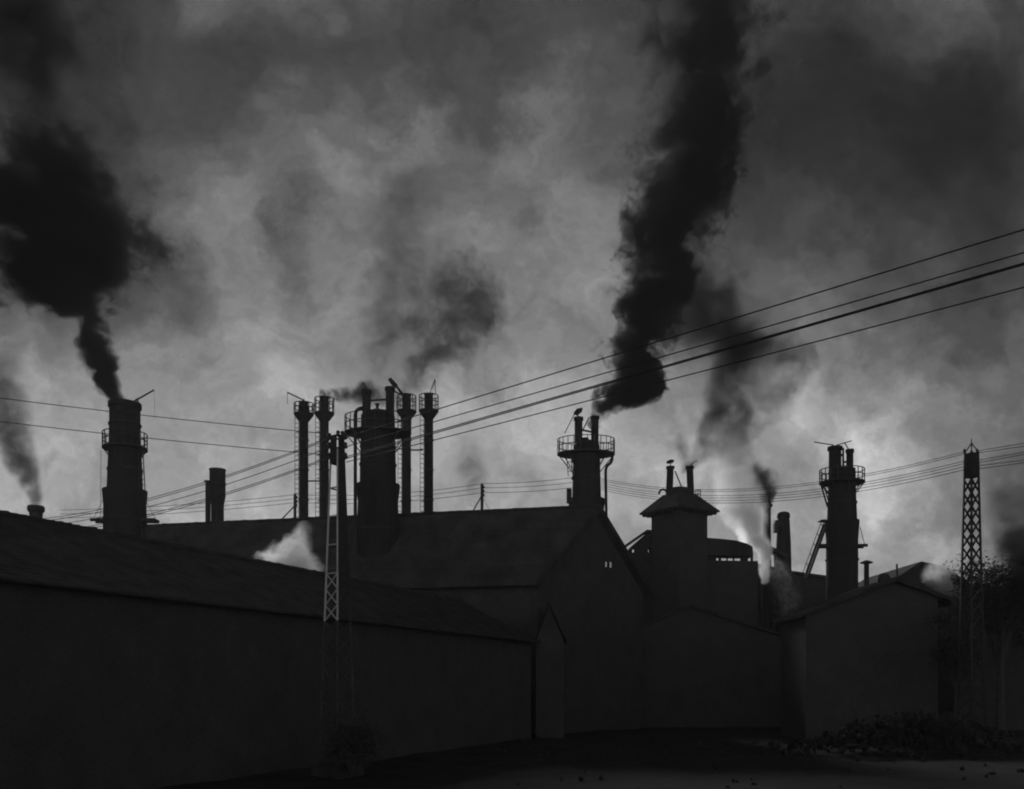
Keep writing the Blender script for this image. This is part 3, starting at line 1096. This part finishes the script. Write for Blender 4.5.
for px, py in ((964.5, 451), (965, 461), (965, 467), (977, 451), (977, 459), (977, 465)):
    q = P(px, py, Yp2 - .3)
    m = MB().lathe(q.x, q.y, [(.03, q.z - .15), (.1, q.z - .1), (.06, q.z), (.1, q.z + .05), (.03, q.z + .15)], 8)
    m.build('insulator', 'ceram', t, True)
b = MB()
b.box((bx2, by2, .1), 1.8, 1.8, .6, R(45 - 26.8))
b.build('footing', 'conc', t)

# wooden poles behind the ridge
GP = 'wooden poles behind the long ridge'
for px, top, Yq, lab in ((295, 494, 96, 'short wooden pole with a slanting strut left of the slim stacks'),
                         (482, 484, 92, 'short wooden pole with a strut standing alone right of the slim stacks')):
    t = thing('wooden_pole', G(px, Yq), lab, 'pole', GP)
    b = MB()
    b.tube(Vector((G(px, Yq).x, Yq, -.3)), P(px, top, Yq), .2, .15, 10)
    b.build('post', 'wood', t)
    b = MB()
    b.tube(P(px - 14, 520, Yq), P(px - .5, top + 12, Yq), .07, n=6)
    b.build('strut', 'wood', t)
    b = MB()
    b.tube(P(px + 14, 520, Yq), P(px + .5, top + 14, Yq), .02, n=5)
    b.build('guy_wire', 'wire', t)
    for k in range(3):
        b = MB()
        q = P(px + 1.6, top + 3 + k * 4, Yq - .1)
        b.lathe(q.x, q.y, [(.05, q.z - .15), (.14, q.z - .05), (.08, q.z + .02), (.1, q.z + .12)], 8)
        b.build('insulator', 'ceram', t)

# ------------------------------------------------------------------ wires
def wire(a, b, sag, r, label, group, n=28):
    a, b = Vector(a), Vector(b)
    pts = []
    for i in range(n + 1):
        f = i / n
        p = a.lerp(b, f)
        p.z -= sag * 4 * f * (1 - f)
        pts.append(p)
    m = MB()
    m.path(pts, r, 6)
    tag(m.build('power_cable', 'wire'), label, 'cable', group)


def beyond(a, b, f):
    return a + (b - a) * f


GW = 'heavy cables from the near mast to the upper right'
Yr = 23.5
for (py0, py1, r, lab, off) in ((437, 229.5, .022, 'topmost heavy cable sweeping from the near mast to the upper right', 0),
                                (446.5, 249.5, .02, 'second heavy cable from the top sweeping to the upper right', .05),
                                (456.5, 261.8, .022, 'upper strand of the twin heavy cables sweeping to the upper right', .02),
                                (458.3, 264.6, .022, 'lower strand of the twin heavy cables sweeping to the upper right', .0),
                                (462, 281, .019, 'lowest heavy cable sweeping to the upper right', .1)):
    a = P(346.5, py0, Yp - .3)
    b = P(1024, py1, Yr)
    wire(a, beyond(a, b, 2.0), off * 1.6, r, lab, GW, 40)
GW = 'cables running down from the near mast to the left behind the tiled shed'
for (py0, py1, lab) in ((437, 515, 'upper strand of the top pair of cables running down-left from the near mast'),
                        (438.5, 517.5, 'lower strand of the top pair of cables running down-left from the near mast'),
                        (447, 522, 'middle cable running down-left from the near mast behind the tiled shed'),
                        (456.5, 528, 'upper strand of the bottom pair of cables running down-left from the near mast'),
                        (458, 530.5, 'lower strand of the bottom pair of cables running down-left from the near mast')):
    a = P(330.5, py0, Yp - .3)
    b = P(16, py1, 61)
    wire(a, beyond(a, b, 1.5) + Vector((0, 0, 1.5)), 1.6, .018, lab, GW)
GW = 'cables sloping from the left edge to the near mast'
for (py0, py1, px1, lab) in ((396, 434, 330.5, 'upper cable sloping from the left edge across the broad left furnace'),
                             (419.5, 455, 330.5, 'lower cable sloping from the left edge across the broad left furnace')):
    a = P(px1, py1, Yp - .3)
    b = P(0, py0, 38)
    wire(a, beyond(a, b, 1.3), .12, .016, lab, GW)
GW = 'thin wires strung across the works to the far mast'
ORD = ['topmost', 'second from top', 'third from top', 'fourth from top', 'fifth from top', 'lowest']
ym = [451.6, 453.7, 461, 463.5, 466.5, 469.7]
yf = [478.5, 480.3, 482.8, 485.2, 487.4, 489.6]
yr = [443, 446, 452, 454.3, 460, 462.6]
for k in range(6):
    a = P(964.6, ym[k], Yp2 - .3)
    b = P(601, yf[k], 92)
    wire(a, b, 1.75, .020, ORD[k] + ' thin wire sagging from the far mast to the middle furnace', GW)
    a = P(977, ym[k] - .6, Yp2 - .3)
    b = P(1024.8, yr[k], 57)
    wire(a, beyond(a, b, 3.5), .0, .020, ORD[k] + ' thin wire leaving the far mast at the right edge', GW, 6)
GW = 'thin wires strung between the wooden poles'
yl = [(482.5, 477.7), (486.6, 482.6), (491.4, 487.7)]
for k in range(3):
    wire(P(483.5, yl[k][0] + 1, 92), P(572, yl[k][1], 93), .15, .024, ['top', 'middle', 'lowest'][k] + ' thin wire between the lone wooden pole and the middle furnace', GW, 10)
    wire(P(296.5, 494.5 + 4 * k, 96), P(483.5, yl[k][0] + 1, 92), .5, .024, ['top', 'middle', 'lowest'][k] + ' thin wire between the two wooden poles behind the slim stacks', GW, 16)
    wire(P(296.5, 494.5 + 4 * k, 96), P(60, 510 + 4 * k, 105), .3, .024, ['top', 'middle', 'lowest'][k] + ' thin wire running left from the strutted pole past the drum chimney', GW, 16)

# ------------------------------------------------------------------ rubble, bushes, trees
rb = MB()
ico_v = [(0, 0, 1), (.894, 0, .447), (.276, .851, .447), (-.724, .526, .447), (-.724, -.526, .447), (.276, -.851, .447),
         (.724, .526, -.447), (-.276, .851, -.447), (-.894, 0, -.447), (-.276, -.851, -.447), (.724, -.526, -.447), (0, 0, -1)]
ico_f = [(0, 1, 2), (0, 2, 3), (0, 3, 4), (0, 4, 5), (0, 5, 1), (1, 6, 2), (2, 7, 3), (3, 8, 4), (4, 9, 5), (5, 10, 1),
         (6, 7, 2), (7, 8, 3), (8, 9, 4), (9, 10, 5), (10, 6, 1), (11, 7, 6), (11, 8, 7), (11, 9, 8), (11, 10, 9), (11, 6, 10)]


def stone(mb, c, s):
    q = Matrix.Rotation(random.uniform(0, 6.28), 3, Vector((random.random(), random.random(), random.random() + .1)).normalized())
    sx, sy, sz = s * random.uniform(.6, 1.4), s * random.uniform(.6, 1.3), s * random.uniform(.4, .9)
    mb.add([Vector(c) + q @ Vector((v[0] * sx * random.uniform(.75, 1.2), v[1] * sy * random.uniform(.75, 1.2), v[2] * sz)) for v in ico_v], ico_f)


for i in range(1300):
    a, rr_ = random.uniform(0, 6.28), abs(random.gauss(0, .45))
    x = 24 + 8.5 * rr_ * math.cos(a) + random.gauss(0, .8)
    y = 56 + 4.5 * rr_ * math.sin(a)
    h = 2.3 * math.exp(-(((x - 24) / 7) ** 2 + ((y - 56) / 3.5) ** 2) * 1.2) + .6 * math.exp(-(((x - 29) / 4) ** 2 + ((y - 54) / 2.5) ** 2))
    stone(rb, (x, y, h * random.uniform(.2, 1) - .05), random.choice((.08, .1, .14, .2, .3)))
for i in range(120):
    y = random.uniform(34, 70)
    stone(rb, (random.uniform(-.02, .6) * y, y, -.08), random.choice((.06, .09, .14, .22)))
tag(rb.build('rubble', 'rubble'), 'heap of slag and rubble strewn over the dark yard', 'rubble', kind='stuff')


def leafy(name, base, height, rad, label, cat, group=None, n=2600, leaf=.16, trunk=True, seed=1):
    rnd = random.Random(seed)
    base = Vector(base)
    t = thing(name, base, label, cat, group)
    tr = MB()
    tips = []
    nb = 4 if trunk else 7
    th = height * (.42 if trunk else .05)
    if trunk:
        tr.tube(base - UP * .3, base + UP * th, height * .03, height * .02, 8)
    for k in range(nb * 2):
        a = 2 * math.pi * k / nb + rnd.uniform(-.5, .5)
        q = base + UP * th * rnd.uniform(.75, 1)
        e = base + Vector((math.cos(a) * rad * rnd.uniform(.3, .75), math.sin(a) * rad * rnd.uniform(.3, .75), height * rnd.uniform(.5, .95)))
        tr.tube(q, e, height * .012, height * .004, 6)
        tips.append(e)
        m_ = q.lerp(e, .6)
        e2 = m_ + Vector((rnd.uniform(-1, 1), rnd.uniform(-1, 1), rnd.uniform(.1, 1))) * rad * .4
        tr.tube(m_, e2, height * .007, height * .003, 5)
        tips.append(e2)
    tr.build('trunk' if trunk else 'stem', 'bark', t)
    cr = MB()
    for i in range(n):
        c = rnd.choice(tips)
        g_ = rad * .26
        p = c + Vector((rnd.gauss(0, g_), rnd.gauss(0, g_), rnd.gauss(0, g_ * .8)))
        if p.z < base.z + .05:
            continue
        u_ = Vector((rnd.gauss(0, 1), rnd.gauss(0, 1), rnd.gauss(0, 1))).normalized()
        v_ = u_.orthogonal().normalized()
        s_ = leaf * rnd.uniform(.6, 1.4)
        cr.add([p - u_ * s_, p + v_ * s_ * .5, p + u_ * s_, p - v_ * s_ * .5], [(0, 1, 2, 3)])
    cr.build('crown' if trunk else 'foliage', 'leaf', t)
    return t


leafy('tree', (P(1000, 0, 72).x, 72, 0), zz(556, 72), 3.4, 'dark round-topped tree right of the far mast', 'tree', n=14000, leaf=.13, seed=3)
leafy('tree', (P(1040, 0, 76).x, 76, 0), zz(552, 76), 3.6, 'dark tree cut off by the right edge of the view', 'tree', n=9000, leaf=.13, seed=5)
leafy('tree', (P(957, 0, 66).x, 66, 0), zz(604, 66), 1.9, 'smaller dark tree at the corner of the low gabled shed', 'tree', n=7000, leaf=.10, seed=8)
leafy('bush', (P(352, 0, 40).x, 40, -.1), 2.4, 1.3, 'sparse bush at the foot of the near lattice mast', 'bush', n=2600, leaf=.08, trunk=False, seed=11)


# ------------------------------------------------------------------ smoke
def fcurve(NN, LL, tsock, pts, lo, hi):
    n = NN.new('ShaderNodeFloatCurve')
    cm = n.mapping
    cm.use_clip = False
    cv = cm.curves[0]
    while len(cv.points) > 2:
        cv.points.remove(cv.points[1])
    pts = sorted(pts)
    cv.points[0].location = (pts[0][0], (pts[0][1] - lo) / (hi - lo))
    cv.points[1].location = (pts[-1][0], (pts[-1][1] - lo) / (hi - lo))
    for x, y in pts[1:-1]:
        cv.points.new(x, (y - lo) / (hi - lo))
    for p in cv.points:
        p.handle_type = 'AUTO_CLAMPED'
    cm.update()
    LL.new(tsock, n.inputs['Value'])
    return math_node('MULTIPLY_ADD', n.outputs[0], hi - lo, lo, NN, LL)


def plume(label, pts, Y, dens, color=0.1, aniso=0.3, warp=0.8, soft=0.35, nscale=None, gap=0.35, dfall=1.0, depth=1.0, step=0.25, emis=0.0, drift=0.0, group='smoke plumes over the works', name='smoke_plume', cat='smoke', stretch=1.0, billow=0.0, grow=1.15):
    """pts: (px, py, radius px, relative density) from the source upwards; a closed lumpy body filled with uneven smoke"""
    W3 = [P(p[0], p[1], Y) for p in pts]
    a, b = W3[0], W3[-1]
    ez = (b - a).normalized()
    ey = Vector((0, 1, 0))
    ex = ey.cross(ez).normalized()
    ey = ez.cross(ex).normalized()
    rotm = Matrix((ex, ey, ez)).transposed()
    loc = [rotm.transposed() @ (p - a) for p in W3]
    rad = [p[2] * M(Y) * grow for p in pts]
    zs = [l.z for l in loc]
    for i in range(1, len(zs)):
        zs[i] = max(zs[i], zs[i - 1] + .05)
    ext0, ext1 = rad[0] * .6, rad[-1] * .9
    z0, z1 = zs[0] - ext0, zs[-1] + ext1
    tt = [(z - z0) / (z1 - z0) for z in zs]
    X = list(zip(tt, [l.x for l in loc]))
    Rr = list(zip(tt, rad))
    D = [(tt[i], pts[i][3]) for i in range(len(pts))]
    m, nt, NN, LL = newmat('smoke')

    def mm(op, p, q=None, r=None, clamp=False):
        return math_node(op, p, q, r, NN, LL, clamp)
    out = NN.new('ShaderNodeOutputMaterial')
    vol = NN.new('ShaderNodeVolumePrincipled')
    vol.inputs['Color'].default_value = (color, color, color, 1)
    vol.inputs['Anisotropy'].default_value = aniso
    LL.new(vol.outputs[0], out.inputs['Volume'])
    tcn = NN.new('ShaderNodeTexCoord')
    pos = tcn.outputs['Object']
    s0 = NN.new('ShaderNodeSeparateXYZ')
    LL.new(pos, s0.inputs[0])
    tm = mm('MULTIPLY_ADD', s0.outputs[2], 1 / (z1 - z0), -z0 / (z1 - z0))
    lo, hi = min(rad) * .9, max(rad) * 1.1
    r_un = fcurve(NN, LL, tm, Rr, lo, hi)
    ns = nscale or 0.9 / (sum(rad) / len(rad))
    src = pos
    if stretch != 1.0:
        mp = NN.new('ShaderNodeMapping')
        mp.inputs['Scale'].default_value = (1, 1, 1 / stretch)
        LL.new(pos, mp.inputs[0])
        src = mp.outputs[0]
    nz = NN.new('ShaderNodeTexNoise')
    nz.inputs['Scale'].default_value = ns
    nz.inputs['Detail'].default_value = 5
    nz.inputs['Roughness'].default_value = .55
    LL.new(src, nz.inputs['Vector'])
    sb = NN.new('ShaderNodeVectorMath')
    sb.operation = 'SUBTRACT'
    LL.new(nz.outputs['Color'], sb.inputs[0])
    sb.inputs[1].default_value = (.5, .5, .5)
    sc = NN.new('ShaderNodeVectorMath')
    sc.operation = 'SCALE'
    LL.new(sb.outputs[0], sc.inputs[0])
    LL.new(mm('MULTIPLY', r_un, warp * 2), sc.inputs[3])
    ad = NN.new('ShaderNodeVectorMath')
    LL.new(pos, ad.inputs[0])
    LL.new(sc.outputs[0], ad.inputs[1])
    s1 = NN.new('ShaderNodeSeparateXYZ')
    LL.new(ad.outputs[0], s1.inputs[0])
    t2 = mm('MULTIPLY_ADD', s1.outputs[2], 1 / (z1 - z0), -z0 / (z1 - z0))
    xs_ = [l.x for l in loc]
    xlo, xhi = min(xs_) - .5, max(xs_) + .5
    cxn = fcurve(NN, LL, t2, X, xlo, xhi)
    dnn = fcurve(NN, LL, t2, D, 0, max(d[1] for d in D) + .01)
    dx = mm('SUBTRACT', s1.outputs[0], cxn)
    dyv = mm('DIVIDE', s1.outputs[1], depth)
    dd = mm('DIVIDE', mm('SQRT', mm('ADD', mm('MULTIPLY', dx, dx), mm('MULTIPLY', dyv, dyv))), r_un)
    if billow:
        vo = NN.new('ShaderNodeTexVoronoi')
        vo.inputs['Scale'].default_value = ns * 1.5
        vo.inputs['Detail'].default_value = 2
        vo.inputs['Roughness'].default_value = .6
        LL.new(ad.outputs[0], vo.inputs['Vector'])
        dd = mm('MULTIPLY_ADD', mm('SUBTRACT', vo.outputs['Distance'], .38), billow, dd)
    mr = NN.new('ShaderNodeMapRange')
    mr.interpolation_type = 'SMOOTHSTEP'
    LL.new(dd, mr.inputs[0])
    mr.inputs[1].default_value = 1.0
    mr.inputs[2].default_value = 1.0 - soft
    mr.inputs[3].default_value = 0
    mr.inputs[4].default_value = 1
    n2 = NN.new('ShaderNodeTexNoise')
    n2.inputs['Scale'].default_value = ns * 1.7
    n2.inputs['Detail'].default_value = 4
    LL.new(ad.outputs[0], n2.inputs['Vector'])
    m2 = NN.new('ShaderNodeMapRange')
    LL.new(n2.outputs['Fac'], m2.inputs[0])
    m2.inputs[1].default_value = gap
    m2.inputs[2].default_value = gap + .25
    # fade at both ends
    e0 = NN.new('ShaderNodeMapRange')
    LL.new(t2, e0.inputs[0])
    e0.inputs[1].default_value = 0
    e0.inputs[2].default_value = max(tt[0] * .9, .004)
    e1 = NN.new('ShaderNodeMapRange')
    LL.new(t2, e1.inputs[0])
    e1.inputs[1].default_value = 1.0
    e1.inputs[2].default_value = tt[-1] - (1 - tt[-1]) * .5
    den = mm('MULTIPLY', mm('MULTIPLY', mr.outputs[0], m2.outputs[0]), mm('MULTIPLY', e0.outputs[0], e1.outputs[0]))
    den = mm('MULTIPLY', mm('MULTIPLY', den, dnn), dens)
    LL.new(den, vol.inputs['Density'])
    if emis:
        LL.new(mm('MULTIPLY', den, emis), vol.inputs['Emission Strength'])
    try:
        m.cycles.volume_step_rate = step * 1.6
    except Exception:
        pass
    # the body
    mb = MB()
    n, rings = 24, max(24, 6 * len(pts))
    import bisect

    def lerp_at(arr, q):
        ks = [x for x, _ in arr]
        if q <= ks[0]:
            return arr[0][1]
        if q >= ks[-1]:
            return arr[-1][1]
        i = bisect.bisect_right(ks, q) - 1
        f = (q - ks[i]) / (ks[i + 1] - ks[i])
        f = f * f * (3 - 2 * f)
        return arr[i][1] + (arr[i + 1][1] - arr[i][1]) * f
    vs = []
    for j in range(rings + 1):
        q = j / rings
        z = z0 + (z1 - z0) * q
        r = lerp_at(Rr, q)
        if q < tt[0]:
            r *= math.sqrt(max(1 - ((tt[0] - q) / tt[0]) ** 2, .02))
        if q > tt[-1]:
            r *= math.sqrt(max(1 - ((q - tt[-1]) / (1 - tt[-1])) ** 2, .02))
        cx_ = lerp_at(X, q)
        for k in range(n):
            a_ = 2 * math.pi * k / n
            f = 1.2 + .2 * mnoise.noise(Vector((math.cos(a_) * 1.6, math.sin(a_) * 1.6, z * 1.2 / max(r, .5)))) * min(1, warp * 1.5)
            vs.append((cx_ + r * f * math.cos(a_), r * f * depth * math.sin(a_), z))
    fs = []
    for j in range(rings):
        for k in range(n):
            fs.append((j * n + k, j * n + (k + 1) % n, (j + 1) * n + (k + 1) % n, (j + 1) * n + k))
    fs += [tuple(range(n - 1, -1, -1)), tuple(range(rings * n, (rings + 1) * n))]
    mb.add(vs, fs)
    o = mb.build(name, m, None, True)
    o.matrix_world = Matrix.Translation(a) @ rotm.to_4x4()
    tag(o, label, cat, group)
    return o


plume('black smoke rising from the left furnace and swelling into a huge dark cloud',
      [(121, 416, 11, 5), (116, 404, 14, 5), (108, 388, 16, 4), (101, 366, 17, 3), (94, 338, 17, 2.5), (87, 314, 20, 2.0), (76, 292, 64, 1.0), (66, 250, 90, .8), (62, 205, 88, .65), (52, 165, 78, .4), (42, 115, 70, .12), (36, 50, 76, .35), (25, -20, 84, .35)],
      80, 3.0, .11, warp=1.0, soft=.75, gap=.12, nscale=.3, step=.25, billow=.5, grow=1.33)
plume('thick black smoke column leaning from the middle furnace to the top of the view',
      [(594, 424, 8, 5), (596, 413, 11, 5), (607, 403, 17, 4), (632, 383, 33, 3), (636, 355, 33, 2.6), (645, 320, 35, 2.2), (657, 270, 42, 1.7), (674, 215, 52, 1.3), (694, 155, 57, 1), (702, 95, 62, .7), (704, 40, 68, .5), (706, -40, 75, .35)],
      93, 2.7, .12, warp=1.05, soft=.65, gap=.14, nscale=.28, step=.25, billow=.55, grow=1.33)
plume('grey smoke bank drifting up behind the flues of the furnace house',
      [(692, 466, 10, 1.2), (712, 448, 26, 1), (735, 415, 38, .9), (738, 385, 40, .8), (722, 345, 44, .6), (700, 300, 50, .4), (690, 250, 55, .25)],
      108, 1.3, .1, warp=1.1, billow=.45, grow=1.8, soft=.8, gap=.32, step=.2)
plume('dark puff blown left from the thin capped chimney',
      [(768, 504, 6, 2), (766, 494, 12, 1.6), (760, 485, 13, 1.3), (753, 476, 12, .9), (744, 465, 13, .5)],
      108, 1.3, .1, grow=1.5, warp=.8, soft=.8, gap=.3)
plume('dark ragged smoke climbing over the slim stacks right of the central furnace',
      [(407, 394, 7, 2), (415, 376, 14, 1.7), (430, 355, 26, 1.2), (450, 335, 38, .9), (464, 312, 44, .9), (466, 288, 42, 1.0), (462, 268, 34, .6), (455, 250, 30, .2)],
      98, .5, .1, warp=1.0, billow=.5, grow=1.95, soft=.8, gap=.26, nscale=.3, step=.2)
plume('faint grey smoke drifting straight up behind the slim stacks',
      [(372, 384, 12, .8), (378, 360, 20, .9), (384, 330, 27, .8), (392, 295, 30, .6), (398, 255, 34, .6), (404, 215, 38, .5), (416, 170, 42, .2)],
      112, .5, .12, warp=.9, billow=.4, grow=1.3, soft=.9, gap=.3, nscale=.25, step=.25)
plume('thin dark smoke blown sideways from the second slim stack to the central furnace',
      [(322, 394, 5, 1.2), (336, 395, 7, 1), (352, 396, 8, .9), (362, 393, 11, 1.2), (378, 396, 10, .6), (398, 400, 10, .3)],
      99, 2.2, .1, grow=1.25, warp=.5, soft=.7, gap=.35)
plume('grey smoke bending left from the small chimney at far left',
      [(36, 507, 5, 2), (35, 495, 7, 1.6), (27, 475, 12, 1.2), (18, 452, 16, .9), (10, 425, 20, .7), (0, 395, 24, .5), (-8, 360, 30, .3)],
      78, 1.1, .12, grow=1.3, warp=.5, soft=.6, gap=.3)
plume('pale column of steam drifting up behind the furnace house',
      [(480, 505, 12, .6), (476, 485, 16, .8), (472, 465, 17, .7), (470, 445, 18, .4)],
      125, .3, .12, warp=.6, soft=.8, gap=.3)
plume('dark smoke hanging low over the trees at the right edge',
      [(1036, 590, 24, 1.2), (1030, 560, 34, 1.0), (1026, 530, 34, .5), (1024, 490, 40, .14), (1022, 440, 50, .06)],
      69, 2.0, .1, warp=.6, soft=.7, gap=.3, step=.2)
plume('white steam jet climbing past the thin capped chimney',
      [(765, 582, 4.5, 2.4), (764, 566, 6.5, 2.2), (764, 552, 9, 1.6), (757, 541, 12, 1.2), (747, 520, 20, .9), (738, 495, 24, .6), (732, 465, 24, .4), (728, 435, 24, .2)],
      103.5, 1.3, .98, aniso=.5, warp=.5, soft=.6, gap=.28, name='steam_plume', cat='steam', group='steam over the works')
plume('small cloud of white steam resting on the roof of the tiled shed',
      [(294, 582, 30, 1.2), (293, 568, 30, 1.2), (292, 554, 23, .9), (298, 540, 14, .6), (304, 529, 10, .35)],
      70, 2.0, .98, aniso=.5, warp=1.0, soft=.9, gap=.34, nscale=.75, name='steam_plume', cat='steam', group='steam over the works')
plume('white steam swirling beside the eaves of the low gabled shed',
      [(944, 622, 7, 1.4), (948, 606, 12, 1.3), (946, 590, 15, 1.1), (938, 577, 16, .9), (948, 562, 16, .5), (962, 545, 16, .3)],
      88, 1.4, .98, aniso=.5, warp=.7, soft=.7, gap=.3, name='steam_plume', cat='steam', group='steam over the works')
plume('streaky pale vapour rising below the stout domed chimney',
      [(789, 610, 13, 1.2), (789, 600, 15, 1.2), (785, 588, 15, .9), (778, 575, 14, .6), (770, 560, 11, .3)],
      90, 1.5, .98, aniso=.5, warp=.8, soft=.9, gap=.46, nscale=1.5, stretch=4, name='steam_plume', cat='steam', group='steam over the works')
plume('bright glowing puff over the sloping roof of the furnace house wing',
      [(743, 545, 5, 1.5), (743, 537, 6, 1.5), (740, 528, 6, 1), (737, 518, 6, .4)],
      103, 1.2, .9, aniso=.4, warp=.6, soft=.8, gap=.2, emis=.16, name='glowing_puff', cat='flame', group='glowing puff over the works')  # small pale puff given emission of its own

# ------------------------------------------------------------------ haze
HAZE = 0.00022
hz = MB()
hz.box((0, 60, 39), 340, 260, 82)
m, nt, N2, L2_ = newmat('haze')
out = N2.new('ShaderNodeOutputMaterial')
pv = N2.new('ShaderNodeVolumePrincipled')
pv.inputs['Color'].default_value = (.8, .8, .8, 1)
pv.inputs['Density'].default_value = HAZE
pv.inputs['Anisotropy'].default_value = .3
L2_.new(pv.outputs[0], out.inputs['Volume'])
if HAZE > 0:
    tag(hz.build('haze', m), 'thin pale smoke haze hanging over the whole works', 'haze', kind='stuff')

# ------------------------------------------------------------------ render settings
scene.render.engine = 'CYCLES'
cy_ = scene.cycles
cy_.max_bounces = 3
cy_.diffuse_bounces = 2
cy_.glossy_bounces = 2
cy_.transparent_max_bounces = 24
cy_.volume_bounces = 2
cy_.volume_max_steps = 512
cy_.volume_step_rate = 1.0
cy_.use_denoising = True
cy_.pixel_filter_type = 'BLACKMAN_HARRIS'
cy_.filter_width = 2.0
vs_ = scene.view_settings
vs_.view_transform = 'Standard'
vs_.look = 'None'
vs_.gamma = 1
vs_.use_curve_mapping = False
vs_.exposure = 1.15
